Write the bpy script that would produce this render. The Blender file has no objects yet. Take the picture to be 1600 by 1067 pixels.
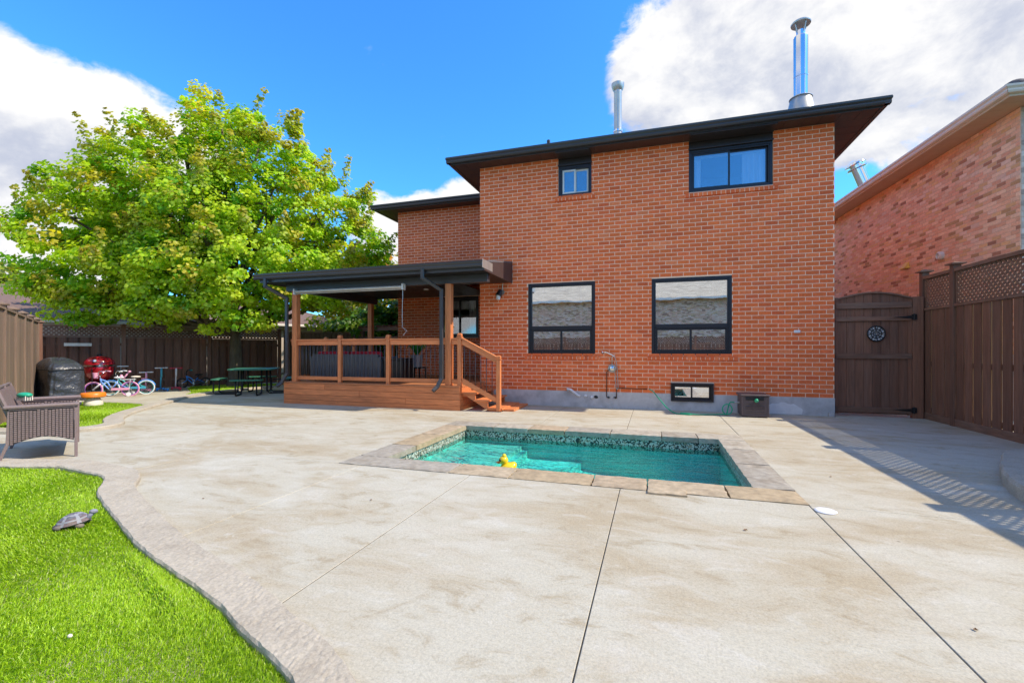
import bpy, math, random
import numpy as np
from mathutils import Vector, Matrix
random.seed(7); rng = np.random.default_rng(7)
S = bpy.context.scene
COL = S.collection
rad = math.radians

# ------------------------------------------------------------------ camera
cam_d = bpy.data.cameras.new("camera"); cam = bpy.data.objects.new("camera", cam_d); COL.objects.link(cam)
cam.location = (0, 0, 1.28); cam.rotation_euler = (rad(90), 0, rad(17.5))
cam_d.sensor_width = 36; cam_d.lens = 36 * 704 / 1600.0
cam_d.shift_y = 13.5 / 1600.0
cam_d.clip_start = 0.05; cam_d.clip_end = 2000
S.camera = cam

# ------------------------------------------------------------------ light
SUN = Vector((0.95, 0.06, 1.0)).normalized()
sun_d = bpy.data.lights.new("sun", 'SUN'); sun_o = bpy.data.objects.new("sun", sun_d); COL.objects.link(sun_o)
sun_d.energy = 2.0; sun_d.angle = rad(0.55); sun_d.color = (1.0, 0.88, 0.70)
sun_o.rotation_euler = SUN.to_track_quat('Z', 'Y').to_euler(); sun_o.location = (20, 2, 20)
S.view_settings.view_transform = 'Standard'; S.view_settings.look = 'None'
S.view_settings.exposure = 1.50; S.view_settings.gamma = 1.0; S.view_settings.use_curve_mapping = False
S.cycles.max_bounces = 8; S.cycles.transparent_max_bounces = 16
S.cycles.caustics_reflective = False; S.cycles.caustics_refractive = False

class NT:
    """small node helper"""
    def __init__(s, tree): s.t = tree; s.n = tree.nodes; s.l = tree.links
    def add(s, typ, **kw):
        nd = s.n.new(typ)
        for k, v in kw.items():
            if k.startswith('i_'):
                key = k[2:]; key = int(key) if key.isdigit() else key
                s.put(nd.inputs[key], v)
            else: setattr(nd, k, v)
        return nd
    def put(s, sock, v):
        if hasattr(v, 'is_output') or isinstance(v, bpy.types.NodeSocket): s.l.new(v, sock)
        else: sock.default_value = v
    def math(s, op, a, b=0.0, c=None, clamp=False):
        nd = s.n.new('ShaderNodeMath'); nd.operation = op; nd.use_clamp = clamp
        s.put(nd.inputs[0], a); s.put(nd.inputs[1], b)
        if c is not None: s.put(nd.inputs[2], c)
        return nd.outputs[0]
    def vmath(s, op, a, b=(0, 0, 0), out=0):
        nd = s.n.new('ShaderNodeVectorMath'); nd.operation = op
        s.put(nd.inputs[0], a); s.put(nd.inputs[1], b)
        return nd.outputs[out]
    def scale(s, a, k):
        nd = s.n.new('ShaderNodeVectorMath'); nd.operation = 'SCALE'; s.put(nd.inputs[0], a); s.put(nd.inputs[3], k); return nd.outputs[0]
    def noise(s, vec, scale, detail=4, rough=0.55, dist=0.0, out='Fac'):
        nd = s.n.new('ShaderNodeTexNoise'); s.put(nd.inputs['Vector'], vec)
        nd.inputs['Scale'].default_value = scale; nd.inputs['Detail'].default_value = detail
        nd.inputs['Roughness'].default_value = rough; nd.inputs['Distortion'].default_value = dist
        return nd.outputs[out]
    def ramp(s, fac, stops):
        nd = s.n.new('ShaderNodeValToRGB'); s.put(nd.inputs[0], fac)
        cr = nd.color_ramp
        while len(cr.elements) < len(stops): cr.elements.new(0.5)
        for e, (p, c) in zip(cr.elements, stops):
            e.position = p; e.color = (c, c, c, 1) if isinstance(c, (int, float)) else (*c, 1)
        return nd.outputs[0]
    def mix(s, fac, a, b, mode='MIX'):
        nd = s.n.new('ShaderNodeMix'); nd.data_type = 'RGBA'; nd.blend_type = mode
        s.put(nd.inputs[0], fac)
        for sock, v in ((nd.inputs[6], a), (nd.inputs[7], b)):
            if isinstance(v, tuple) and len(v) == 3: v = (*v, 1)
            s.put(sock, v)
        return nd.outputs[2]
    def maprange(s, v, a, b, c=0.0, d=1.0, smooth=False):
        nd = s.n.new('ShaderNodeMapRange'); s.put(nd.inputs[0], v)
        if smooth: nd.interpolation_type = 'SMOOTHSTEP'
        for i, x in enumerate((a, b, c, d)): nd.inputs[i + 1].default_value = x
        return nd.outputs[0]

def aedir(az, el):
    a, e = rad(az), rad(el)
    return (math.sin(a) * math.cos(e), math.cos(a) * math.cos(e), math.sin(e))

world = bpy.data.worlds.new("World"); S.world = world; world.use_nodes = True
W = NT(world.node_tree); W.n.clear()
sky = W.add('ShaderNodeTexSky', sky_type='NISHITA')
sky.sun_disc = False; sky.sun_elevation = math.asin(SUN.z); sky.sun_rotation = math.atan2(SUN.x, SUN.y)
sky.altitude = 200; sky.air_density = 1.0; sky.dust_density = 0.25; sky.ozone_density = 2.5
# cumulus clouds: (azimuth, elevation, angular radius, weight), in degrees of the sky
CLOUDS = [(-66, 17, 8.5, 1.1), (-60, 17.5, 8, 1.05), (-55, 19, 5.5, .95), (-64, 12, 10, .9), (-57, 13, 8, .85), (-66, 6, 9, .7), (-79, 15, 11, 1.0),
          (-33, 14, 5.5, 1.0), (-28.5, 15, 5, .95), (-24, 15.5, 5.5, 1.0), (-33, 10, 6, .8), (-36, 5, 7, .6),
          (3, 31, 8, 1.05), (11, 31, 10, 1.1), (21, 28, 11, 1.1), (30, 25, 11, 1.05), (8, 25, 8, 1.0), (17, 24, 6, .9), (38, 28, 14, 1.0), (22.5, 19, 3.5, .62),
          (15, 42, 12, .9), (120, 35, 20, 1.0), (142, 26, 15, .9), (-140, 32, 18, 1.0), (-110, 15, 14, .9), (80, 14, 12, .8), (-170, 55, 14, .7), (-95, 60, 12, .7), (140, 52, 16, .9), (-150, 12, 14, .9), (178, 5, 9, .8), (100, 60, 12, .7), (60, 48, 12, .8), (-120, 45, 12, .8), (140, 14, 13, .9)]  # out-of-view clouds; some behind the camera added to brighten the shaded facade
def cloud_group():
    g = bpy.data.node_groups.new("cloud_density", 'ShaderNodeTree')
    g.interface.new_socket("Vector", in_out='INPUT', socket_type='NodeSocketVector')
    g.interface.new_socket("Density", in_out='OUTPUT', socket_type='NodeSocketFloat')
    G = NT(g); gi = g.nodes.new('NodeGroupInput'); go = g.nodes.new('NodeGroupOutput')
    v = G.vmath('NORMALIZE', gi.outputs[0])
    acc = None
    for az, el, r, w in CLOUDS:
        d = G.vmath('DOT_PRODUCT', v, aedir(az, el), out='Value')
        m = G.maprange(d, math.cos(rad(r * 1.25)), math.cos(rad(r * 0.15)), 0.0, w, smooth=True)
        acc = m if acc is None else G.math('SMOOTH_MAX', acc, m, 0.25)
    # domain for the noise: flattened upward so that the clouds lie in layers
    sep = g.nodes.new('ShaderNodeSeparateXYZ'); G.l.new(v, sep.inputs[0])
    cmb = g.nodes.new('ShaderNodeCombineXYZ'); G.l.new(sep.outputs[0], cmb.inputs[0]); G.l.new(sep.outputs[1], cmb.inputs[1])
    G.l.new(G.math('MULTIPLY', sep.outputs[2], 1.5), cmb.inputs[2])
    n1 = G.noise(cmb.outputs[0], 6.5, 9, 0.62, 0.25)
    n2 = G.noise(cmb.outputs[0], 2.2, 3, 0.5)
    amp = G.math('MINIMUM', G.math('ADD', acc, 0.45), 1.0)
    d = G.math('ADD', acc, G.math('MULTIPLY', G.math('MULTIPLY', G.math('SUBTRACT', n1, 0.5), 1.9), amp))
    d = G.math('ADD', d, G.math('MULTIPLY', G.math('SUBTRACT', n2, 0.5), 0.5))
    G.l.new(d, go.inputs[0])
    return g
CG = cloud_group()
tc = W.add('ShaderNodeTexCoord')
dirv = tc.outputs['Generated']
def cd(vec):
    n = W.n.new('ShaderNodeGroup'); n.node_tree = CG; W.put(n.inputs[0], vec); return n.outputs[0]
d0 = cd(dirv)
d1 = cd(W.vmath('ADD', dirv, tuple(SUN * 0.06)))
d2 = cd(W.vmath('ADD', dirv, (0, 0, 0.10)))
cov = W.maprange(d0, 0.38, 0.70, smooth=True)
lit = W.math('ADD', W.math('MULTIPLY', W.math('SUBTRACT', d0, d1), 1.9), 0.12)
under = W.maprange(d2, 0.3, 2.4, 0.0, 0.60, smooth=True)
bil = W.math('MULTIPLY', W.math('SUBTRACT', W.noise(dirv, 9.0, 7, 0.6, 0.4), 0.5), 1.5)
thick = W.maprange(d0, 0.6, 1.5, 0.0, 0.42)
lum = W.math('ADD', W.math('SUBTRACT', W.math('SUBTRACT', W.math('ADD', lit, 0.72), under), thick), bil)
lum = W.maprange(lum, -0.55, 1.25, smooth=True)
ccol = W.mix(lum, (1.36, 1.47, 1.80), (2.5, 2.48, 2.46))
skyc = W.mix(1.0, sky.outputs[0], (0.20, 0.565, 0.88), 'MULTIPLY')
fin = W.mix(cov, skyc, ccol)
bg = W.add('ShaderNodeBackground'); W.l.new(fin, bg.inputs[0]); bg.inputs[1].default_value = 0.15
wo = W.add('ShaderNodeOutputWorld'); W.l.new(bg.outputs[0], wo.inputs[0])

# ------------------------------------------------------------------ mesh helper
class MB:
    def __init__(s): s.v = []; s.f = []; s.c = []
    def add(s, vs, fs, col=None):
        b = len(s.v); s.v.extend([tuple(p) for p in vs])
        for f in fs: s.f.append(tuple(i + b for i in f)); s.c.append(col)
        return s
    def box(s, x0, x1, y0, y1, z0, z1, col=None):
        return s.add([(x0, y0, z0), (x1, y0, z0), (x1, y1, z0), (x0, y1, z0), (x0, y0, z1), (x1, y0, z1), (x1, y1, z1), (x0, y1, z1)],
                     [(0, 3, 2, 1), (4, 5, 6, 7), (0, 1, 5, 4), (1, 2, 6, 5), (2, 3, 7, 6), (3, 0, 4, 7)], col)
    def obox(s, o, a, b, c, col=None):
        """box from corner o with edge vectors a, b, c"""
        o, a, b, c = map(Vector, (o, a, b, c))
        return s.add([o, o + a, o + a + b, o + b, o + c, o + a + c, o + a + b + c, o + b + c],
                     [(0, 3, 2, 1), (4, 5, 6, 7), (0, 1, 5, 4), (1, 2, 6, 5), (2, 3, 7, 6), (3, 0, 4, 7)] if a.cross(b).dot(c) > 0 else
                     [(0, 1, 2, 3), (7, 6, 5, 4), (4, 5, 1, 0), (5, 6, 2, 1), (6, 7, 3, 2), (7, 4, 0, 3)], col)
    def beam(s, p, q, w, h, up=(0, 0, 1), col=None):
        p, q, up = Vector(p), Vector(q), Vector(up)
        d = q - p; sd = d.cross(up).normalized(); u = sd.cross(d).normalized()
        return s.obox(p - sd * w / 2 - u * h / 2, sd * w, d, u * h, col)
    def tube(s, pts, r, n=8, col=None, cap=True):
        pts = [Vector(p) for p in pts]; m = len(pts)
        rs = r if isinstance(r, (list, tuple)) else [r] * m
        b = len(s.v); ref = None
        for i, p in enumerate(pts):
            t = (pts[min(i + 1, m - 1)] - pts[max(i - 1, 0)]).normalized()
            if ref is None: ref = t.orthogonal().normalized()
            ref = (ref - t * ref.dot(t)).normalized(); o = t.cross(ref)
            for k in range(n):
                a = 2 * math.pi * k / n
                s.v.append(tuple(p + (ref * math.cos(a) + o * math.sin(a)) * rs[i]))
        for i in range(m - 1):
            for k in range(n):
                k2 = (k + 1) % n
                s.f.append((b + i * n + k, b + i * n + k2, b + (i + 1) * n + k2, b + (i + 1) * n + k)); s.c.append(col)
        if cap:
            s.f.append(tuple(b + k for k in range(n - 1, -1, -1))); s.c.append(col)
            s.f.append(tuple(b + (m - 1) * n + k for k in range(n))); s.c.append(col)
        return s
    def lathe(s, prof, c=(0, 0, 0), n=20, axis=(0, 0, 1), col=None):
        """prof: (radius, height) pairs"""
        ax = Vector(axis).normalized(); q = ax.to_track_quat('Z', 'Y'); c = Vector(c); b = len(s.v); m = len(prof)
        for r, z in prof:
            for k in range(n):
                a = 2 * math.pi * k / n
                s.v.append(tuple(c + q @ Vector((r * math.cos(a), r * math.sin(a), z))))
        for i in range(m - 1):
            for k in range(n):
                k2 = (k + 1) % n
                s.f.append((b + i * n + k, b + i * n + k2, b + (i + 1) * n + k2, b + (i + 1) * n + k)); s.c.append(col)
        if prof[0][0] > 1e-4: s.f.append(tuple(b + k for k in range(n - 1, -1, -1))); s.c.append(col)
        if prof[-1][0] > 1e-4: s.f.append(tuple(b + (m - 1) * n + k for k in range(n))); s.c.append(col)
        return s
    def prism(s, poly, z0, z1, col=None, cap_bottom=True):
        """poly: (x, y) list counter-clockwise"""
        n = len(poly); vs = [(x, y, z0) for x, y in poly] + [(x, y, z1) for x, y in poly]
        fs = [(i, (i + 1) % n, n + (i + 1) % n, n + i) for i in range(n)] + [tuple(range(n, 2 * n))]
        if cap_bottom: fs.append(tuple(range(n - 1, -1, -1)))
        return s.add(vs, fs, col)
    def blob(s, c, r, n=14, m=8, warp=0.0, seed=0, col=None):
        """ellipsoid with soft irregularity"""
        rr = random.Random(seed); ph = [rr.uniform(0, 6.28) for _ in range(6)]
        b = len(s.v)
        for i in range(m + 1):
            th = math.pi * i / m
            for k in range(n):
                a = 2 * math.pi * k / n
                w = 1 + warp * (math.sin(3 * a + ph[0]) * math.sin(2 * th + ph[1]) + .6 * math.sin(5 * a + ph[2]) * math.sin(4 * th + ph[3]))
                s.v.append((c[0] + r[0] * w * math.sin(th) * math.cos(a), c[1] + r[1] * w * math.sin(th) * math.sin(a), c[2] + r[2] * w * math.cos(th)))
        for i in range(m):
            for k in range(n):
                k2 = (k + 1) % n
                s.f.append((b + i * n + k, b + (i + 1) * n + k, b + (i + 1) * n + k2, b + i * n + k2)); s.c.append(col)
        return s
    def mesh(s, name, mat, off=(0, 0, 0), smooth=False):
        me = bpy.data.meshes.new(name)
        o = Vector(off)
        me.from_pydata([(x - o.x, y - o.y, z - o.z) for x, y, z in s.v], [], s.f)
        if any(c is not None for c in s.c):
            at = me.color_attributes.new("tint", 'FLOAT_COLOR', 'CORNER')
            arr = []
            for f, c in zip(s.f, s.c):
                c = c if c is not None else (1, 1, 1); arr.extend([c[0], c[1], c[2], 1.0] * len(f))
            at.data.foreach_set('color', arr)
        me.materials.append(mat)
        if smooth:
            me.polygons.foreach_set('use_smooth', [True] * len(me.polygons))
        me.update()
        return me
    def build(s, name, mat, parent=None, smooth=False, bevel=0, local=False, auto=None, kind=None, label=None, segs=2):
        off = (0, 0, 0)
        if parent is not None and not local: off = root_loc(parent)
        me = s.mesh(name, mat, off, smooth)
        if auto: me.set_sharp_from_angle(angle=rad(auto))
        o = bpy.data.objects.new(name, me); COL.objects.link(o)
        if parent is not None: o.parent = parent
        if bevel:
            b = o.modifiers.new('bevel', 'BEVEL'); b.width = bevel; b.segments = segs; b.limit_method = 'ANGLE'; b.angle_limit = rad(40)
        if kind: o['kind'] = kind
        if label: o['label'] = label
        return o

def root_loc(o):
    p = Vector((0, 0, 0))
    while o is not None: p += Vector(o.location); o = o.parent
    return tuple(p)
def np_mesh(name, verts, faces, mat, tint=None, smooth=False):
    """verts (n,3), faces (m,k) arrays, tint (m,3) per face"""
    me = bpy.data.meshes.new(name)
    n, (m, k) = len(verts), faces.shape
    me.vertices.add(n); me.vertices.foreach_set('co', np.asarray(verts, dtype=np.float32).ravel())
    me.loops.add(m * k); me.loops.foreach_set('vertex_index', faces.astype(np.int32).ravel())
    me.polygons.add(m); me.polygons.foreach_set('loop_start', np.arange(0, m * k, k, dtype=np.int32))
    me.update(calc_edges=True)
    if tint is not None:
        at = me.color_attributes.new("tint", 'FLOAT_COLOR', 'CORNER')
        c = np.ones((m, k, 4), dtype=np.float32); c[:, :, :3] = tint[:, None, :]
        at.data.foreach_set('color', c.ravel())
    if smooth: me.polygons.foreach_set('use_smooth', np.ones(m, dtype=bool))
    me.materials.append(mat)
    return me
def thing(name, label, cat, loc=(0, 0, 0), rotz=0.0, group=None):
    o = bpy.data.objects.new(name, None); COL.objects.link(o); o.location = loc; o.rotation_euler = (0, 0, rotz)
    o.empty_display_size = .1
    o['label'] = label; o['category'] = cat
    if group: o['group'] = group
    return o
def tag(o, label, cat, group=None):
    o['label'] = label; o['category'] = cat
    if group: o['group'] = group
    return o
def struct(o): o['kind'] = 'structure'; return o
def dup(root, loc, rotz, label, group=None):
    r = root.copy(); COL.objects.link(r); r.location = loc; r.rotation_euler = (0, 0, rotz); r['label'] = label
    if group: r['group'] = group
    for ch in list(root.children):
        c = ch.copy(); COL.objects.link(c); c.parent = r
        for g in list(ch.children):
            d = g.copy(); COL.objects.link(d); d.parent = c
    return r

# ------------------------------------------------------------------ materials
def base_mat(name):
    m = bpy.data.materials.new(name); m.use_nodes = True
    N = NT(m.node_tree); p = m.node_tree.nodes['Principled BSDF']
    return m, N, p
def stdmat(name, color, rough=0.6, var=0.12, scale=8.0, bump=0.0, bscale=60.0, metal=0.0, stretch=(1, 1, 1), attr=False, objvar=0.0, spec=0.5, dirt=None, dirt_amt=0.0, dirt_scale=2.0, detail=5, coord='Object', coat=0.0, dist=0.002):
    m, N, p = base_mat(name)
    geo = N.add('ShaderNodeTexCoord'); v = geo.outputs[coord]
    mp = N.add('ShaderNodeMapping'); N.l.new(v, mp.inputs[0]); mp.inputs['Scale'].default_value = stretch
    v = mp.outputs[0]
    oi = N.add('ShaderNodeObjectInfo')
    if objvar:
        v = N.vmath('ADD', v, N.scale(N.vmath('ADD', (1.0, 2.0, 3.0), (0, 0, 0)), N.math('MULTIPLY', oi.outputs['Random'], 13.0)))
    n = N.noise(v, scale, detail, 0.6)
    k = N.maprange(n, 0.25, 0.75, 1 - var, 1 + var)
    if objvar: k = N.math('MULTIPLY', k, N.maprange(oi.outputs['Random'], 0, 1, 1 - objvar, 1 + objvar))
    c = (*color, 1)
    if attr:
        at = N.add('ShaderNodeAttribute', attribute_name='tint'); c = at.outputs['Color']
    if dirt is not None:
        dn = N.noise(v, dirt_scale, 6, 0.65)
        c = N.mix(N.math('MULTIPLY', N.maprange(dn, 0.45, 0.7), dirt_amt), c, dirt)
    cc = N.mix(1.0, c, N.scale(N.vmath('ADD', (1.0, 1.0, 1.0), (0, 0, 0)), k), 'MULTIPLY')
    N.l.new(cc, p.inputs['Base Color'])
    p.inputs['Roughness'].default_value = rough; p.inputs['Metallic'].default_value = metal
    p.inputs['Specular IOR Level'].default_value = spec
    if coat: p.inputs['Coat Weight'].default_value = coat; p.inputs['Coat Roughness'].default_value = .08
    if bump:
        bn = N.noise(v, bscale, 4, 0.6)
        b = N.add('ShaderNodeBump'); b.inputs['Strength'].default_value = bump; b.inputs['Distance'].default_value = dist
        N.l.new(bn, b.inputs['Height']); N.l.new(b.outputs[0], p.inputs['Normal'])
    return m
M = {}
def concrete_mat():
    m, N, p = base_mat('broomed_concrete')
    v = N.add('ShaderNodeTexCoord').outputs['Object']
    mp = N.add('ShaderNodeMapping'); N.l.new(v, mp.inputs[0]); mp.inputs['Scale'].default_value = (1.0, 1.9, 1.0)
    mp.inputs['Rotation'].default_value = (0, 0, rad(24))
    big = N.noise(mp.outputs[0], 0.55, 6, 0.62, 0.7)
    mid = N.noise(mp.outputs[0], 2.4, 7, 0.68, 1.1)
    fine = N.noise(v, 95, 5, 0.8)
    c = N.mix(N.maprange(big, 0.40, 0.66, smooth=True), (0.480, 0.455, 0.375), (0.405, 0.345, 0.245))
    c = N.mix(N.math('MULTIPLY', N.maprange(mid, 0.50, 0.70, smooth=True), 0.62), c, (0.31, 0.245, 0.15))
    c = N.mix(N.math('MULTIPLY', N.maprange(mid, 0.47, 0.30, smooth=True), 0.55), c, (0.545, 0.53, 0.475))
    # trowel swirls: warped rings
    wv = N.add('ShaderNodeTexWave', wave_type='RINGS', rings_direction='SPHERICAL'); N.l.new(v, wv.inputs[0])
    wv.inputs['Scale'].default_value = 0.9; wv.inputs['Distortion'].default_value = 14; wv.inputs['Detail'].default_value = 4; wv.inputs['Detail Scale'].default_value = 0.8; wv.inputs['Detail Roughness'].default_value = .7
    sm = N.noise(v, 0.9, 2, 0.5)
    c = N.mix(N.math('MULTIPLY', N.math('MULTIPLY', wv.outputs['Fac'], N.maprange(sm, 0.45, 0.65)), 0.30), c, (0.57, 0.55, 0.49))
    # small dark specks and leaf litter stains
    vo = N.add('ShaderNodeTexVoronoi'); N.l.new(v, vo.inputs['Vector']); vo.inputs['Scale'].default_value = 1.7
    spk = N.maprange(vo.outputs['Distance'], 0.03, 0.012)
    c = N.mix(N.math('MULTIPLY', spk, 0.8), c, (0.09, 0.07, 0.05))
    gr = N.noise(v, 46, 5, 0.75)
    c = N.mix(1.0, c, N.ramp(gr, [(0.25, 0.80), (0.5, 1.0), (0.75, 1.10)]), 'MULTIPLY')
    c = N.mix(1.0, c, N.ramp(fine, [(0.3, 0.76), (0.5, 1.0), (0.7, 1.16)]), 'MULTIPLY')
    N.l.new(c, p.inputs['Base Color']); p.inputs['Roughness'].default_value = 0.86; p.inputs['Specular IOR Level'].default_value = 0.3
    h = N.math('ADD', N.math('MULTIPLY', fine, 0.5), N.math('MULTIPLY', gr, 1.0))
    b = N.add('ShaderNodeBump'); b.inputs['Strength'].default_value = 0.55; b.inputs['Distance'].default_value = 0.004
    N.l.new(h, b.inputs['Height']); N.l.new(b.outputs[0], p.inputs['Normal'])
    return m
M['concrete'] = concrete_mat()
M['kerb'] = stdmat('kerb_concrete', (0.45, 0.40, 0.32), 0.92, 0.24, 70, 0.8, 170, dirt=(0.27, 0.22, 0.16), dirt_amt=0.45, dirt_scale=5, dist=.004, detail=8)
M['parging'] = stdmat('foundation_parging', (0.56, 0.54, 0.54), 0.9, 0.16, 3, 0.5, 40, dirt=(0.30, 0.28, 0.27), dirt_amt=0.55, dirt_scale=3.5)
M['brick'] = stdmat('red_brick', (0.4, 0.1, 0.05), 0.88, 0.17, 30, 0.7, 120, attr=True, spec=0.25, detail=6)
M['mortar'] = stdmat('pink_mortar', (0.94, 0.66, 0.47), 0.95, 0.08, 20, 0.4, 90, spec=0.2)
M['mortar_n'] = stdmat('tan_mortar', (0.66, 0.52, 0.43), 0.95, 0.12, 20, 0.4, 90, spec=0.2)
M['cladding'] = stdmat('dark_brown_aluminium', (0.030, 0.024, 0.024), 0.38, 0.08, 3, 0.05, 20)
M['soffit'] = stdmat('brown_soffit', (0.055, 0.032, 0.030), 0.5, 0.08, 3)
M['gutter'] = stdmat('charcoal_gutter', (0.042, 0.043, 0.048), 0.35, 0.06, 3)
M['frame'] = stdmat('black_window_frame', (0.016, 0.017, 0.023), 0.35, 0.08, 3)
M['white_vinyl'] = stdmat('white_vinyl', (0.72, 0.73, 0.72), 0.4, 0.04, 5)
M['shingle'] = stdmat('grey_shingle', (0.13, 0.115, 0.12), 0.95, 0.35, 25, 0.6, 60)
M['shingle_pale'] = stdmat('pale_shingle', (0.44, 0.385, 0.30), 0.95, 0.45, 2.2, 0.6, 60, stretch=(.6, 5, 5), detail=7)
M['cedar'] = stdmat('stained_cedar', (0.66, 0.225, 0.080), 0.6, 0.28, 9, 0.35, 50, stretch=(.35, 2.5, 2.5), objvar=0.10, dirt=(.34, .12, .05), dirt_amt=.45, dirt_scale=2.2)
M['cedar_v'] = stdmat('stained_cedar_upright', (0.66, 0.225, 0.080), 0.6, 0.28, 9, 0.35, 50, stretch=(2.5, 2.5, .35), objvar=0.10, dirt=(.34, .12, .05), dirt_amt=.4, dirt_scale=2.2)
M['cedar_d'] = stdmat('stained_cedar_deck', (0.46, 0.18, 0.075), 0.65, 0.16, 7, 0.3, 50, stretch=(2.5, .35, 2.5), objvar=0.10)
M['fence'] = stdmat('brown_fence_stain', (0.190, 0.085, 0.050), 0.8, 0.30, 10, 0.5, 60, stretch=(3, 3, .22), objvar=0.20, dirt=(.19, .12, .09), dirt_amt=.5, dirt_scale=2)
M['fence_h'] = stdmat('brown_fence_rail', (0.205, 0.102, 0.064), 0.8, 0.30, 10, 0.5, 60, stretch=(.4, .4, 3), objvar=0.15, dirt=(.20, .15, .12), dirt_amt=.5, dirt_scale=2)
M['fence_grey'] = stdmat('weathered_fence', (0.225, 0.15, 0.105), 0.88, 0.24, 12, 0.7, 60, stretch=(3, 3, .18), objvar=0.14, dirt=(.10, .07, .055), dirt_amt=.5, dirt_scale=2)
M['rear_board'] = stdmat('tan_painted_sunlit_board', (0.62, 0.36, 0.14), 0.85, 0.2, 10, 0.3, 60, stretch=(3, 3, .3), objvar=.15)  # orange tan puts the look of sunlit slits into boards that stand unlit
M['metal_black'] = stdmat('black_metal', (0.012, 0.012, 0.013), 0.45, 0.1, 8)
M['steel'] = stdmat('stainless_steel', (0.72, 0.73, 0.75), 0.12, 0.04, 4, metal=1.0)
M['galv'] = stdmat('galvanised_steel', (0.50, 0.49, 0.47), 0.38, 0.12, 6, metal=0.7)
M['pvc'] = stdmat('white_pvc', (0.74, 0.75, 0.78), 0.4, 0.05, 6)
M['pool_plaster'] = None
M['rubber'] = stdmat('rubber', (0.02, 0.02, 0.022), 0.75, 0.1, 8)
def paint(name, c, r=0.35, **k): M[name] = stdmat(name, c, r, 0.05, 6, **k)
paint('yellow_paint', (0.85, 0.58, 0.12)); paint('blue_paint', (0.16, 0.34, 0.75)); paint('aqua_paint', (0.05, 0.36, 0.50)); paint('pink_paint', (0.75, 0.14, 0.26)); paint('pale_pink', (0.78, 0.36, 0.50)); paint('white_paint', (0.78, 0.78, 0.80))
paint('crimson_paint', (0.65, 0.035, 0.08)); paint('teal_paint', (0.03, 0.33, 0.32)); paint('purple_paint', (0.30, 0.10, 0.50)); paint('bright_blue', (0.04, 0.28, 0.75))
paint('red_enamel', (0.36, 0.008, 0.018), .22, coat=.6); paint('duck_yellow', (0.85, 0.60, 0.015), .3, coat=.3); paint('orange_plastic', (0.85, 0.22, 0.02), .35); paint('hose_green', (0.02, 0.36, 0.20), .4)
M['table_green'] = stdmat('dark_green_plastic_coating', (0.045, 0.19, 0.115), 0.4, 0.15, 20, 0.3, 120)
M['wicker'] = stdmat('brown_wicker', (0.21, 0.155, 0.15), 0.5, 0.18, 60, 0.4, 150, attr=False)
M['wicker_dark'] = stdmat('wicker_gap', (0.035, 0.026, 0.028), 0.6, 0.2, 60)
M['grey_wicker'] = stdmat('grey_wicker', (0.10, 0.11, 0.125), 0.6, 0.2, 90, 0.5, 150)
M['cushion_red'] = stdmat('red_cushion', (0.42, 0.012, 0.03), 0.9, 0.15, 20, 0.3, 150)
M['cushion_pink'] = stdmat('pink_cushion', (0.80, 0.16, 0.18), 0.9, 0.15, 20)
M['cover'] = stdmat('black_vinyl_cover', (0.040, 0.043, 0.052), 0.36, 0.25, 4, 0.8, 2.6, dist=.10)
M['bark'] = stdmat('bark', (0.13, 0.105, 0.07), 0.95, 0.35, 9, 1.0, 24, stretch=(1, 1, .3), dist=.03)
M['curtain'] = stdmat('white_curtain', (0.78, 0.80, 0.80), 0.9, 0.04, 5)
M['blind'] = stdmat('roller_blind', (0.66, 0.64, 0.56), 0.9, 0.04, 5)
M['room'] = stdmat('room_wall', (0.10, 0.09, 0.085), 0.9, 0.1, 2)
M['beige_wall'] = stdmat('beige_wall', (0.50, 0.42, 0.36), 0.9, 0.1, 5)
M['brown_roof'] = stdmat('brown_roof', (0.17, 0.11, 0.09), 0.9, 0.2, 8)
M['soffit_tan'] = stdmat('tan_soffit', (0.50, 0.37, 0.28), 0.6, 0.05, 4)
M['gutter_white'] = stdmat('ivory_gutter', (0.66, 0.62, 0.56), 0.4, 0.05, 4)
M['stone'] = stdmat('rough_stone', (0.5, 0.45, 0.4), 0.85, 0.28, 14, 0.9, 40, attr=True, dist=.006, dirt=(.22, .17, .11), dirt_amt=.55, dirt_scale=4, detail=8)
M['dark_box'] = stdmat('brown_resin', (0.115, 0.085, 0.085), 0.55, 0.1, 12, 0.2, 80)
M['lead'] = stdmat('patch_cement', (0.78, 0.76, 0.76), 0.9, 0.1, 8, 0.3, 60)
M['brass'] = stdmat('brass', (0.75, 0.55, 0.20), 0.3, 0.05, 8, metal=0.8)
M['lawn_soil'] = stdmat('turf_backing', (0.09, 0.17, 0.012), 0.95, 0.2, 30)
M['earth'] = stdmat('earth', (0.09, 0.11, 0.05), 0.95, 0.25, 1.5)
M['mushroom_white'] = stdmat('chipped_white_plaster', (0.72, 0.66, 0.56), 0.8, 0.15, 8, 0.4, 40)

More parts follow.
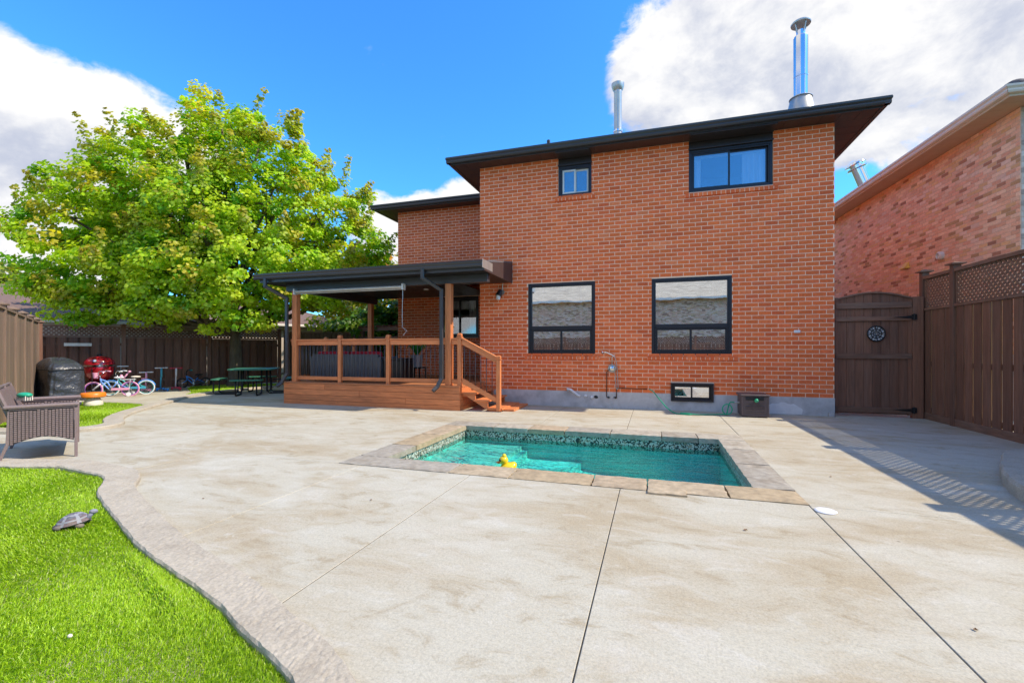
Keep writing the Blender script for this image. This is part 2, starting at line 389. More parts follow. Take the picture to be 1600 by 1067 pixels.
def glass_mat(name, refl=0.30, tint=(0.90, 0.93, 0.95)):
    m = bpy.data.materials.new(name); m.use_nodes = True; N = NT(m.node_tree); N.n.clear()
    tr = N.add('ShaderNodeBsdfTransparent'); tr.inputs[0].default_value = (*tint, 1)
    gl = N.add('ShaderNodeBsdfGlossy'); gl.inputs['Roughness'].default_value = 0.0; gl.inputs[0].default_value = (.95, .97, 1, 1)
    v = N.add('ShaderNodeTexCoord').outputs['Object']
    b = N.add('ShaderNodeBump'); b.inputs['Strength'].default_value = 0.16; b.inputs['Distance'].default_value = 0.004
    N.l.new(N.noise(v, 3.0, 2, 0.4), b.inputs['Height']); N.l.new(b.outputs[0], gl.inputs['Normal'])
    lw = N.add('ShaderNodeFresnel'); lw.inputs[0].default_value = 1.5
    f = N.math('ADD', lw.outputs[0], refl, clamp=True)
    mx = N.add('ShaderNodeMixShader'); N.l.new(f, mx.inputs[0]); N.l.new(tr.outputs[0], mx.inputs[1]); N.l.new(gl.outputs[0], mx.inputs[2])
    o = N.add('ShaderNodeOutputMaterial'); N.l.new(mx.outputs[0], o.inputs[0])
    return m
M['glass'] = glass_mat('window_glass', 0.72); M['glass_dim'] = glass_mat('shaded_window_glass', 0.12)
M['glass_up'] = glass_mat('window_glass_upper', 0.17, (.85, .92, .97))

def leaf_mat(name, trans=0.35):
    m = bpy.data.materials.new(name); m.use_nodes = True; N = NT(m.node_tree); N.n.clear()
    at = N.add('ShaderNodeAttribute', attribute_name='tint')
    df = N.add('ShaderNodeBsdfPrincipled'); N.l.new(at.outputs['Color'], df.inputs['Base Color']); df.inputs['Roughness'].default_value = 0.42; df.inputs['Specular IOR Level'].default_value = 0.4
    tl = N.add('ShaderNodeBsdfTranslucent'); N.l.new(N.mix(1.0, at.outputs['Color'], (1.5, 1.5, 0.6), 'MULTIPLY'), tl.inputs[0])
    mx = N.add('ShaderNodeMixShader'); mx.inputs[0].default_value = trans
    N.l.new(df.outputs[0], mx.inputs[1]); N.l.new(tl.outputs[0], mx.inputs[2])
    o = N.add('ShaderNodeOutputMaterial'); N.l.new(mx.outputs[0], o.inputs[0])
    return m
M['leaf'] = leaf_mat('maple_leaf', 0.48); M['turf'] = leaf_mat('turf_blade', 0.30)

def pool_mats():
    m, N, p = base_mat('aqua_plaster_painted_caustics')
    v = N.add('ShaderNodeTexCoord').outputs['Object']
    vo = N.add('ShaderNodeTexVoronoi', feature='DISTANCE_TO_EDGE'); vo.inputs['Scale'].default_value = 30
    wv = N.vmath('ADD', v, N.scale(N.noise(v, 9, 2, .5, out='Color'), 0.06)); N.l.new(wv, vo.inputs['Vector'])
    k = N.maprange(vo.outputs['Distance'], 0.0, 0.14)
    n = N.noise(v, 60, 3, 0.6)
    c = N.mix(k, (0.74, 0.95, 0.90), (0.20, 0.72, 0.70))  # pale net along the cell edges: rippling sunlight painted into the plaster colour
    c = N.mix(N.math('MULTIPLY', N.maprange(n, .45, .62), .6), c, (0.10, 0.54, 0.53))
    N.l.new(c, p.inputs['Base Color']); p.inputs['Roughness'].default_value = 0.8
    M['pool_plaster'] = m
    m, N, p = base_mat('pale_shelf_plaster')
    v = N.add('ShaderNodeTexCoord').outputs['Object']
    n = N.noise(v, 40, 3, 0.6)
    c = N.mix(N.maprange(n, .35, .65), (0.60, 0.74, 0.70), (0.40, 0.62, 0.58)); N.l.new(c, p.inputs['Base Color']); p.inputs['Roughness'].default_value = 0.8
    M['pool_shelf'] = m
    m, N, p = base_mat('speckled_mosaic_band')
    v = N.add('ShaderNodeTexCoord').outputs['Object']
    vo = N.add('ShaderNodeTexVoronoi'); vo.inputs['Scale'].default_value = 58; N.l.new(v, vo.inputs['Vector'])
    sp = N.add('ShaderNodeSeparateColor'); N.l.new(vo.outputs['Color'], sp.inputs[0])
    c = N.ramp(sp.outputs[0], [(0.0, (0.02, 0.03, 0.03)), (0.30, (0.03, 0.05, 0.05)), (0.34, (0.42, 0.50, 0.45)), (0.62, (0.56, 0.57, 0.52)), (0.80, (0.30, 0.26, 0.18)), (1.0, (0.16, 0.30, 0.26))])
    c.node.color_ramp.interpolation = 'CONSTANT'
    N.l.new(c, p.inputs['Base Color']); p.inputs['Roughness'].default_value = 0.35
    b = N.add('ShaderNodeBump'); b.inputs['Strength'].default_value = .6; b.inputs['Distance'].default_value = .003; b.invert = True
    N.l.new(vo.outputs['Distance'], b.inputs['Height']); N.l.new(b.outputs[0], p.inputs['Normal'])
    M['mosaic'] = m
    m = bpy.data.materials.new('pool_water'); m.use_nodes = True; N = NT(m.node_tree); N.n.clear()
    tr = N.add('ShaderNodeBsdfTransparent'); tr.inputs[0].default_value = (0.40, 0.985, 0.95, 1)
    gl = N.add('ShaderNodeBsdfGlossy'); gl.inputs['Roughness'].default_value = 0.02
    v = N.add('ShaderNodeTexCoord').outputs['Object']
    mp = N.add('ShaderNodeMapping'); N.l.new(v, mp.inputs[0]); mp.inputs['Scale'].default_value = (0.7, 2.4, 1); mp.inputs['Rotation'].default_value = (0, 0, rad(-6))
    h = N.math('ADD', N.noise(mp.outputs[0], 2.2, 4, 0.55, .6), N.math('MULTIPLY', N.noise(v, 14, 2, .5), .18))
    b = N.add('ShaderNodeBump'); b.inputs['Strength'].default_value = 0.7; b.inputs['Distance'].default_value = 0.09
    N.l.new(h, b.inputs['Height']); N.l.new(b.outputs[0], gl.inputs['Normal'])
    fr = N.add('ShaderNodeFresnel'); fr.inputs[0].default_value = 1.33; N.l.new(b.outputs[0], fr.inputs['Normal'])
    mx = N.add('ShaderNodeMixShader'); N.l.new(fr.outputs[0], mx.inputs[0]); N.l.new(tr.outputs[0], mx.inputs[1]); N.l.new(gl.outputs[0], mx.inputs[2])
    o = N.add('ShaderNodeOutputMaterial'); N.l.new(mx.outputs[0], o.inputs[0])
    M['water'] = m
pool_mats()

# ================================================================== GROUND
POOL = (-3.40, 1.22, 4.28, 7.46)
def ring_mesh(outer, hole, z):
    X0, X1, Y0, Y1 = outer; a, b, c, d = hole
    mb = MB()
    for (x0, x1, y0, y1) in ((X0, X1, Y0, c), (X0, X1, d, Y1), (X0, a, c, d), (b, X1, c, d)):
        mb.add([(x0, y0, z), (x1, y0, z), (x1, y1, z), (x0, y1, z)], [(0, 1, 2, 3)])
    return mb
struct(ring_mesh((-700, 700, -700, 700), (-3.3, 1.15, 4.4, 7.4), -0.06).build('ground', M['earth']))
patio = bpy.data.objects.new('patio', None); COL.objects.link(patio); struct(patio)
slabs = []
g = 0.003
ring_mesh((-21.9, 6.1, -8.9, 10.1), (-3.40, 1.22, 4.28, 7.46), -0.0035).build('joint_filler', stdmat('dark_joint', (.02, .017, .014), .95), patio)
xb_near = [-22, -15.5, -11.5, -7.6, -5.3, -3.1, -1.80, -0.30, 1.22, 3.30, 6.2]
for i in range(len(xb_near) - 1):
    for y0, y1 in ((-9, -5), (-5, -1.2), (-1.2, 1.55 if i < 6 else 1.1), (1.55 if i < 6 else 1.1, 4.28)): slabs.append((xb_near[i], xb_near[i + 1], y0, y1))
for x0, x1 in ((-22, -16), (-16, -12), (-12, -9.2), (-9.2, -6.3), (-6.3, -3.40)): slabs.append((x0, x1, 4.28, 7.46))
slabs += [(1.22, 3.30, 4.28, 5.88), (1.22, 3.30, 5.88, 7.46), (3.30, 6.2, 4.28, 7.46)]
for x0, x1 in ((-22, -16), (-16, -12), (-12, -9.2), (-9.2, -6.3), (-6.3, -3.40), (-3.40, -1.9), (-1.9, -.42), (-.42, 1.22), (1.22, 3.30), (3.30, 6.2)): slabs.append((x0, x1, 7.46, 10.20))
for x0, x1 in ((-22, -16), (-16, -12), (-12, -8)): slabs.append((x0, x1, 10.2, 14.5))
slabs.append((3.36, 6.2, 10.2, 22))
for x0, x1, y0, y1 in slabs:
    mb = MB(); mb.box(x0 + g, x1 - g, y0 + g, y1 - g, -0.055, 0.0)
    mb.build('concrete_slab', M['concrete'], patio, bevel=.003, segs=1)

# ------------------------------------------------------------------ pool
px0, px1, py0, py1 = -3.05, 0.90, 4.64, 7.05
WL = -0.17
pool = thing('swimming_pool', 'rectangular plunge pool of teal water rimmed with sandstone coping', 'pool', (-1.1, 5.85, 0))
DEP = -0.95
mb = MB()
def quad(a, b, c, d): mb.add([a, b, c, d], [(0, 1, 2, 3)])
sx = -1.95   # shallow end floor falls away to the right
fl = [(px0, -.34), (sx - .004, -.34), (sx, -.46), (-.9, -.62), (px1, -.80)]
for (xa, za), (xb, zb) in zip(fl[:-1], fl[1:]):
    quad((xa, py0, za), (xb, py0, zb), (xb, py1, zb), (xa, py1, za))
    quad((xa, py1, za), (xb, py1, zb), (xb, py1, WL - .06), (xa, py1, WL - .06))
    quad((xb, py0, zb), (xa, py0, za), (xa, py0, WL - .06), (xb, py0, WL - .06))
quad((px1, py1, -.80), (px1, py0, -.80), (px1, py0, WL - .06), (px1, py1, WL - .06))
quad((px0, py0, -.34), (px0, py1, -.34), (px0, py1, WL - .06), (px0, py0, WL - .06))
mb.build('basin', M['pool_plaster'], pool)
mb = MB()
for a, b in (((px0, py1), (px1, py1)), ((px1, py1), (px1, py0)), ((px1, py0), (px0, py0)), ((px0, py0), (px0, py1))):
    mb.add([(*a, WL - .06), (*b, WL - .06), (*b, -.055), (*a, -.055)], [(0, 1, 2, 3)])
mb.build('mosaic_band', M['mosaic'], pool)
# shallow entry shelf with a rounded edge, and a half-round step against the far wall
sh = [(px0 + .003, py0 + .003), (-2.35, py0 + .003)] + [(-2.35 + .30 * math.sin(t), 5.30 - .30 * math.cos(t)) for t in np.linspace(0, 1.4, 6)] + [(-2.05, 6.2), (-2.05, py1 - .003), (px0 + .003, py1 - .003)]
MB().prism(sh, -.50, -0.275).build('entry_shelf', M['pool_shelf'], pool)
cx_, cy_ = -1.58, py1 - .003
st = [(cx_ + .50 * math.cos(t), cy_ + .62 * math.sin(t)) for t in np.linspace(math.pi, 2 * math.pi, 22)]
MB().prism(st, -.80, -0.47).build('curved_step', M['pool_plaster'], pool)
# water: gently moving sheet
nx, ny = 90, 56
xs = np.linspace(px0, px1, nx); ys = np.linspace(py0, py1, ny)
XX, YY = np.meshgrid(xs, ys)
ZZ = WL + 0.004 * np.sin(XX * 5.1 + YY * 2.3) + 0.003 * np.sin(YY * 13 + XX * 3.1) + .002 * np.sin(XX * 11 - YY * 7)
V = np.stack([XX.ravel() + 1.1, YY.ravel() - 5.85, ZZ.ravel()], 1)
I = np.arange(nx * ny).reshape(ny, nx)
F = np.stack([I[:-1, :-1].ravel(), I[:-1, 1:].ravel(), I[1:, 1:].ravel(), I[1:, :-1].ravel()], 1)
o = bpy.data.objects.new('water', np_mesh('water', V, F, M['water'], smooth=True)); COL.objects.link(o); o.parent = pool
# coping stones: rough sandstone, each its own block
def coping(x0, x1, y0, y1, tint, top=0.012, thick=0.065, over=(0, 0, 0, 0), name='coping_stone'):
    n1, n2 = max(2, int((x1 - x0) / .05)), max(2, int((y1 - y0) / .05))
    vs = []; r = random.Random(int(x0 * 997 + y0 * 131))
    bm_v = {}
    mb = MB()
    def J(a): return r.uniform(-a, a)
    gx = [x0 + (x1 - x0) * i / n1 for i in range(n1 + 1)]; gy = [y0 + (y1 - y0) * j / n2 for j in range(n2 + 1)]
    for j in range(n2 + 1):
        for i in range(n1 + 1):
            ed = (i in (0, n1)) or (j in (0, n2))
            mb.v.append((gx[i] + (J(.006) if ed else 0), gy[j] + (J(.006) if ed else 0), top + J(.0022) - (.006 if ed else 0)))
    w = n1 + 1
    for j in range(n2):
        for i in range(n1): mb.f.append((j * w + i, j * w + i + 1, (j + 1) * w + i + 1, (j + 1) * w + i)); mb.c.append(tint)
    loop = [i for i in range(w)] + [j * w + n1 for j in range(1, n2 + 1)] + [n2 * w + i for i in range(n1 - 1, -1, -1)] + [j * w for j in range(n2 - 1, 0, -1)]
    b = len(mb.v); L = len(loop)
    for k, lv in enumerate(loop):
        x, y, z = mb.v[lv]; mb.v.append((x + J(.007), y + J(.007), -.03 + J(.008)))
    for k, lv in enumerate(loop):
        x, y, z = mb.v[lv]; mb.v.append((x, y, -thick))
    for k in range(L):
        k2 = (k + 1) % L
        mb.f.append((loop[k2], loop[k], b + k, b + k2)); mb.c.append(tint)
        mb.f.append((b + k2, b + k, b + L + k, b + L + k2)); mb.c.append(tint)
    return mb.build(name, M['stone'], pool, smooth=True, auto=50)
tan1, tan2, tan3, gry, pale = (.44, .355, .245), (.41, .32, .205), (.43, .34, .235), (.35, .32, .27), (.42, .385, .32)
ov = .022
for a, b, t in ((-3.40, -2.06, gry), (-2.04, -1.40, tan1), (-1.385, -.58, tan2), (-.565, -.07, tan3), (-.055, .62, tan1), (.635, 1.22, tan2)):
    coping(a, b, POOL[2], py0 + ov, t)
for a, b, t in ((-3.40, -2.55, gry), (-2.535, -1.95, pale), (-1.935, -1.35, tan3), (-1.335, -.65, gry), (-.635, .1, pale), (.115, .6, gry), (.615, 1.22, pale)):
    coping(a, b, py1 - ov, POOL[3], t)
for a, b, t in ((py0 + ov + .012, 5.35, gry), (5.365, 6.15, tan2), (6.165, py1 - ov - .012, tan3)):
    coping(-3.40, px0 + ov, a, b, t)
for a, b, t in ((py0 + ov + .012, 5.6, gry), (5.615, 6.4, gry), (6.415, py1 - ov - .012, pale)):
    coping(px1 - ov, 1.22, a, b, t)
coping(-.05, .27, 4.19, 4.42, tan1, top=.024, thick=.05, name='skimmer_lid')
mb = MB().lathe([(0, .0), (.075, .0), (.078, .006), (.066, .012), (.0, .012)], (1.30, 4.16, .001), 20)
tag(mb.build('drain_cover', M['pvc']), 'small round white lid set in the concrete at the pool corner', 'drain cover')

# ------------------------------------------------------------------ kerbs and turf
def smooth_line(pts, n=6):
    P = [Vector((*p, 0)) for p in pts]; out = []
    for i in range(len(P) - 1):
        p0 = P[max(i - 1, 0)]; p1 = P[i]; p2 = P[i + 1]; p3 = P[min(i + 2, len(P) - 1)]
        for k in range(n):
            t = k / n
            q = 0.5 * ((2 * p1) + (p2 - p0) * t + (2 * p0 - 5 * p1 + 4 * p2 - p3) * t * t + (3 * p1 - p0 - 3 * p2 + p3) * t ** 3)
            out.append((q.x, q.y))
    out.append(pts[-1]); return out
def kerb(name, pts, w, h, n=8, jag=.012, cross=9, z0=-.02, wl=None):
    L = smooth_line(pts, n); r = random.Random(3); mb = MB(); m = len(L)
    prof = [(-.5, 0), (-.5, .75), (-.46, 1.0)] + [(-.46 + .92 * k / (cross), 1.0) for k in range(1, cross)] + [(.46, 1.0), (.5, .7), (.5, 0)]
    K = len(prof)
    acc_ = 0.0
    for i, (x, y) in enumerate(L):
        if i: acc_ += math.hypot(x - L[i - 1][0], y - L[i - 1][1])
        a = Vector(L[max(i - 1, 0)]); b = Vector(L[min(i + 1, m - 1)]); t = (b - a).normalized(); nn = Vector((-t.y, t.x))
        ww = w if wl is None else wl(i / (m - 1))
        for k, (s, hh) in enumerate(prof):
            e = jag if k in (1, 2, K - 3, K - 2) else .003
            q = Vector((x, y)) + nn * (s * ww + e * (.6 * math.sin(acc_ * 17 + k) + .4 * math.sin(acc_ * 41 + 2.3 * k) + .25 * r.uniform(-1, 1)))
            mb.v.append((q.x, q.y, z0 if hh == 0 else h * hh + r.uniform(-.002, .002)))
    for i in range(m - 1):
        for k in range(K - 1):
            mb.f.append((i * K + k, i * K + k + 1, (i + 1) * K + k + 1, (i + 1) * K + k)); mb.c.append(None)
    mb.f = [tuple(reversed(f)) for f in mb.f]
    mb.f.append(tuple(range(K))); mb.c.append(None); mb.f.append(tuple((m - 1) * K + k for k in range(K - 1, -1, -1))); mb.c.append(None)
    return struct(mb.build(name, M['kerb'], smooth=False))
KN = [(-8.6, 2.75), (-7.4, 2.95), (-6.6, 3.12), (-6.1, 3.26), (-5.6, 3.22), (-5.15, 3.15), (-4.85, 2.98), (-4.62, 2.80), (-4.25, 2.62), (-3.74, 2.40), (-3.12, 2.14), (-2.72, 2.00), (-2.30, 1.87), (-1.98, 1.76), (-1.66, 1.62), (-1.40, 1.52), (-1.15, 1.38), (-.75, 1.05), (-.45, .55), (-.35, -.3), (-.35, -2.4)]
kerb('near_lawn_kerb', KN, .26, .048, n=16, jag=.0035, wl=lambda t: .32 - .13 * min(1, t * 1.25))
KF = [(-13.4, 3.4), (-12.0, 3.6), (-11.0, 3.95), (-9.8, 4.25), (-9.0, 4.50), (-8.62, 4.85), (-8.75, 5.25), (-9.35, 5.62), (-9.95, 6.15), (-10.6, 6.95), (-11.3, 7.9), (-12.1, 9.0), (-12.5, 10.3), (-12.62, 12.4)]
kerb('far_lawn_kerb', KF, .28, .055, n=8, jag=.005)
kerb('back_lawn_kerb', [(-11.1, 7.45), (-12.0, 7.5), (-13.2, 7.35), (-14.2, 7.0)], .22, .04, n=5)
KP = [(6.2, 6.85), (5.0, 6.88), (4.3, 6.75), (3.92, 6.45), (3.70, 6.1), (3.47, 5.72), (3.27, 5.30), (3.14, 4.9), (3.12, 4.4), (3.3, 3.8), (3.8, 3.4), (4.8, 3.25)]
kerb('planter_kerb', KP, .34, .13, n=8, jag=.008)
def inside(px, py, poly):
    x = np.array([p[0] for p in poly]); y = np.array([p[1] for p in poly]); c = np.zeros(px.shape, bool)
    j = len(poly) - 1
    for i in range(len(poly)):
        with np.errstate(divide='ignore', invalid='ignore'):
            hit = ((y[i] > py) != (y[j] > py)) & (px < (x[j] - x[i]) * (py - y[i]) / (y[j] - y[i] + 1e-12) + x[i])
        c ^= hit; j = i
    return c
def ridge(x, y):
    """small lifts and folds of the turf sheet: a rolled-up edge along the kerb"""
    ax, ay, bx, by = -3.16, 1.955, -2.06, 1.53
    t = np.clip(((x - ax) * (bx - ax) + (y - ay) * (by - ay)) / ((bx - ax) ** 2 + (by - ay) ** 2), 0, 1)
    d = np.hypot(x - (ax + t * (bx - ax)), y - (ay + t * (by - ay)))
    w = np.clip(t * 3.0, 0, 1) * np.clip((1 - t) * 5, 0, 1)
    return 0.055 * w * np.exp(-(d / 0.042) ** 2) + .006 * np.sin(x * 3.1 + y * 1.3) * np.sin(y * 2.7 - x) + .006
def turf(name, poly, label_kind, nb, size, region, hmap=None, seed=1, tris=3):
    """backing sheet + blades"""
    r = np.random.default_rng(seed)
    x0, x1 = min(p[0] for p in poly), max(p[0] for p in poly); y0, y1 = min(p[1] for p in poly), max(p[1] for p in poly)
    vs = []; fs = []; tn = []
    N_ = nb
    x = r.uniform(region[0], region[1], N_ * 3); y = r.uniform(region[2], region[3], N_ * 3)
    k = inside(x, y, poly)
    x, y = x[k], y[k]
    # denser near the camera
    d = np.hypot(x, y); keep = r.uniform(0, 1, len(x)) < np.clip((2.4 / np.maximum(d, .3)) ** 1.3, 0, 1) if hmap == 'near' else np.ones(len(x), bool)
    x, y, d = x[keep][:N_], y[keep][:N_], d[keep][:N_]
    n = len(x)
    z = ridge(x, y) if hmap == 'near' else np.full(n, .004)
    sc = size * (np.clip(d / 2.4, .9, 2.0) if hmap == 'near' else 1.0)
    # mown swirl: neighbouring blades lean alike
    lean = 1.2 * np.sin(x * 2.1 + 1.7 * np.sin(y * 1.6)) + 1.5 * np.sin(y * 1.9 + x) + r.normal(0, 1.25, n)
    L = .0235 * r.uniform(.55, 1.2, n) * np.where(np.ones(n) > 0, 1, 1) * (sc / size) ** .4 * (size / .0035) ** .55
    tilt = r.uniform(.35, 1.15, n)
    dx, dy = np.cos(lean), np.sin(lean); wx, wy = -dy, dx
    tw = r.normal(0, .6, n); wx, wy = wx * np.cos(tw) - wy * np.sin(tw), wx * np.sin(tw) + wy * np.cos(tw)
    hw = sc * .5 * r.uniform(.7, 1.2, n)
    mid = np.stack([x + dx * L * .45 * np.sin(tilt) * .6, y + dy * L * .45 * np.sin(tilt) * .6, z + L * .55], 1)
    tip = np.stack([x + dx * L * np.sin(tilt), y + dy * L * np.sin(tilt), z + L * np.maximum(np.cos(tilt) * 1.0, .25) + L * .12], 1)
    W3 = np.stack([wx, wy, np.zeros(n)], 1)
    B = np.stack([x, y, z - .002], 1)
    v = np.stack([B - W3 * hw[:, None], B + W3 * hw[:, None], mid + W3 * hw[:, None] * .85, mid - W3 * hw[:, None] * .85, tip], 1).reshape(-1, 3)
    i = np.arange(n) * 5
    f = np.concatenate([np.stack([i, i + 1, i + 2], 1), np.stack([i, i + 2, i + 3], 1), np.stack([i + 3, i + 2, i + 4], 1)])
    hue = r.uniform(0, 1, n)
    base = np.stack([.30 + .17 * hue, .52 + .13 * hue, .012 + .015 * hue], 1) * r.uniform(.72, 1.12, n)[:, None]
    dry = r.uniform(0, 1, n) < .05; base[dry] = np.array([.52, .56, .20])
    patch = 1 + .07 * np.sin(x * 2.3 + 1) * np.sin(y * 3.1 + x) ; base *= patch[:, None]
    tint = np.concatenate([base, base, base])
    o = bpy.data.objects.new(name, np_mesh(name, v, f, M['turf'], tint)); COL.objects.link(o); o['kind'] = 'stuff'
    tag(o, label_kind, 'grass')
    # backing
    if hmap == 'near':
        gx = np.arange(x0, x1, .03); gy = np.arange(y0, y1, .03); GX, GY = np.meshgrid(gx, gy); I = np.arange(GX.size).reshape(GX.shape)
        cxx = (GX[:-1, :-1] + .015).ravel(); cyy = (GY[:-1, :-1] + .015).ravel(); kk = inside(cxx, cyy, poly)
        F = np.stack([I[:-1, :-1].ravel(), I[:-1, 1:].ravel(), I[1:, 1:].ravel(), I[1:, :-1].ravel()], 1)[kk]
        Vv = np.stack([GX.ravel(), GY.ravel(), ridge(GX.ravel(), GY.ravel()) - .004], 1)
        b = bpy.data.objects.new(name + '_backing', np_mesh('turf_backing', Vv, F, M['lawn_soil'])); COL.objects.link(b)
    else:
        b = MB().add([(px, py, .004) for px, py in poly], [tuple(range(len(poly)))]).build(name + '_backing', M['lawn_soil'])
    struct(b)
    return o
lawn_near = smooth_line(KN, 6) + [(-9.6, -2.4), (-9.6, 2.75)]
turf('near_turf', lawn_near, 'bright green artificial turf in the foreground with one lifted edge', 330000, .0031, (-7.6, -.3, .6, 3.4), 'near', 2)
lawn_far = smooth_line(KF[:9], 3) + [(-10.6, 6.95), (-11.1, 7.45), (-12.0, 7.5), (-13.2, 7.35), (-14.1, 6.95), (-13.5, 5.2)]
turf('far_turf', lawn_far, 'small patch of bright green artificial turf beyond the wicker seat', 90000, .010, (-13.6, -8.4, 3.4, 7.6), None, 3)
strip = [(-12.3, 9.1), (-12.7, 10.4), (-12.8, 12.4), (-13.2, 13.7), (-14.4, 12.9), (-15.2, 11.5), (-14.6, 10.9), (-13.2, 10.0)]
turf('tree_grass', strip, 'strip of green grass around the foot of the maple tree', 26000, .014, (-15.3, -12.2, 9, 13.8), None, 4)
plant_bed = smooth_line(KP, 3) + [(6.2, 3.3)]
turf('planter_grass', plant_bed, 'dark green ground cover inside the curved concrete planter', 16000, .012, (3.0, 6.2, 3.2, 6.9), None, 5)

# ================================================================== BRICKWORK
BR = []   # individual brick candidates: (house, pos, rotz, tintindex, dist, L, H)
JB = {}   # joined bricks per house/wall
def wall(house, key, O, ang, width, z0, z1, openings, L, H, joint, tints, mort, inner=0.0, thick=.14, eye=(0, 0, 1.28), vis=True, face=.005, seed=1, phase=0.0, mix_w=None):
    """vertical wall from O running along ang (radians), outward normal to the right-hand side of -perp"""
    U = Vector((math.cos(ang), math.sin(ang), 0)); Nn = Vector((U.y, -U.x, 0)); O = Vector((*O, 0))
    us = sorted({0, width, *[v for o in openings for v in (max(o[0], 0), min(o[1], width))]}); zs = sorted({z0, z1, *[v for o in openings for v in (max(o[2], z0), min(o[3], z1))]})
    mb = MB()
    for i in range(len(us) - 1):
        for j in range(len(zs) - 1):
            uc, zc = (us[i] + us[i + 1]) / 2, (zs[j] + zs[j + 1]) / 2
            if any(o[0] < uc < o[1] and o[2] < zc < o[3] for o in openings): continue
            p = O + U * us[i] - Nn * thick; p.z = zs[j]
            mb.obox(p, U * (us[i + 1] - us[i]), Nn * thick, (0, 0, zs[j + 1] - zs[j]))
    mb.build('wall', mort, house)
    r = random.Random(seed); jb = JB.setdefault((house.name, key), (house, MB()))[1]
    nc = int(round((z1 - z0) / H)); Hh = (z1 - z0) / nc; bh = Hh - joint; bl = L - joint
    for c in range(nc):
        za = z0 + c * Hh + joint / 2; zb = za + bh; zc = (za + zb) / 2
        cuts = sorted([(max(o[0], 0), min(o[1], width)) for o in openings if o[2] < zc < o[3]])
        free = []; cur = 0
        for a, b in cuts:
            if a > cur: free.append((cur, a))
            cur = max(cur, b)
        if cur < width: free.append((cur, width))
        off = (c % 2) * L / 2 + phase
        for a, b in free:
            k = math.floor((a - off) / L)
            while True:
                s = off + k * L + joint / 2; e = s + bl; k += 1
                if s >= b: break
                full = s >= a - 1e-6 and e <= b + 1e-6
                s2, e2 = max(s, a), min(e, b)
                if e2 - s2 < .02: continue
                ti = r.choices(range(len(tints)), weights=mix_w)[0]
                prot = face + r.uniform(-.0018, .0018)
                P0 = O + U * s2; P0.z = za
                ctr = O + U * ((s2 + e2) / 2); ctr.z = zc
                if full and vis:
                    BR.append((house, key, P0, ang, ti, (ctr - Vector(eye)).length, bl, bh, prot, tints))
                else: brick_to(jb, P0, U, Nn, e2 - s2, bh, prot, tints[ti], r)
def brick_to(mb, P0, U, Nn, l, h, prot, tint, r):
    j = lambda: r.uniform(-.0014, .0014)
    ch = .0025
    f = P0 + Nn * prot; Z = Vector((0, 0, 1))
    b = len(mb.v)
    back = [P0, P0 + U * l, P0 + U * l + Z * h, P0 + Z * h]
    fr = [f + U * (ch + j()) + Z * (ch + j()), f + U * (l - ch + j()) + Z * (ch + j()), f + U * (l - ch + j()) + Z * (h - ch + j()), f + U * (ch + j()) + Z * (h - ch + j())]
    k = r.uniform(.90, 1.08); t = tuple(min(c * k, .9) for c in tint)
    mb.v += [tuple(p) for p in back + fr]
    for f_ in ((4, 5, 6, 7), (0, 1, 5, 4), (1, 2, 6, 5), (2, 3, 7, 6), (3, 0, 4, 7)):
        mb.f.append(tuple(b + i for i in f_)); mb.c.append(t)
def finish_bricks():
    houses = {}
    for b in BR: houses.setdefault(b[0].name, []).append(b)
    for hn, L_ in houses.items():
        L_.sort(key=lambda b: b[5])
        cache = {}; r = random.Random(5)
        for i, (house, key, P0, ang, ti, d, bl, bh, prot, tints) in enumerate(L_):
            U = Vector((math.cos(ang), math.sin(ang), 0)); Nn = Vector((U.y, -U.x, 0))
            if i < 290:
                ck = (ti, i % 3, round(bl, 4), round(bh, 4))
                if ck not in cache:
                    mb = MB(); brick_to(mb, Vector((0, 0, 0)), Vector((1, 0, 0)), Vector((0, -1, 0)), bl, bh, .005 + (i % 3 - 1) * .0013, tints[ti], r)
                    cache[ck] = mb.mesh('brick', M['brick'])
                o = bpy.data.objects.new('brick', cache[ck]); COL.objects.link(o); o.parent = house
                hl = Vector(house.location); o.location = P0 - hl; o.rotation_euler = (0, 0, ang)
                if house.rotation_euler.z: raise RuntimeError
            else: brick_to(JB[(hn, key)][1], P0, U, Nn, bl, bh, prot, tints[ti], r)
    for (hn, key), (house, mb) in JB.items():
        mb.build('brickwork', M['brick'], house, kind='stuff')
def rowlock(house, x0, x1, z0, z1, y, tints, seed=1, parent=None):
    """sill course of bricks on edge, sloping a little out of the wall"""
    r = random.Random(seed); mb = MB(); n = max(3, int(round((x1 - x0) / .088))); w = (x1 - x0) / n
    for i in range(n):
        t = r.choice(tints); k = r.uniform(.9, 1.15); t = tuple(c * k for c in t)
        xa = x0 + i * w + .0075; xb = x0 + (i + 1) * w - .0075
        mb.add([(xa, y - .045, z0), (xb, y - .045, z0), (xb, y + .02, z0), (xa, y + .02, z0), (xa, y - .042, z1 - .025), (xb, y - .042, z1 - .025), (xb, y + .02, z1), (xa, y + .02, z1)],
               [(0, 3, 2, 1), (4, 5, 6, 7), (0, 1, 5, 4), (1, 2, 6, 5), (2, 3, 7, 6), (3, 0, 4, 7)], t)
    mb.build('sill_bricks', M['brick'], parent or house, kind='stuff')
    MB().box(x0 + .003, x1 - .003, y - .036, y + .02, z0 + .006, z1 - .033).build('sill_mortar', M['mortar'], parent or house)
REDS = [(.82, .184, .055), (.79, .168, .050), (.84, .198, .067), (.76, .158, .050), (.81, .176, .062), (.70, .138, .047), (.84, .23, .09)]

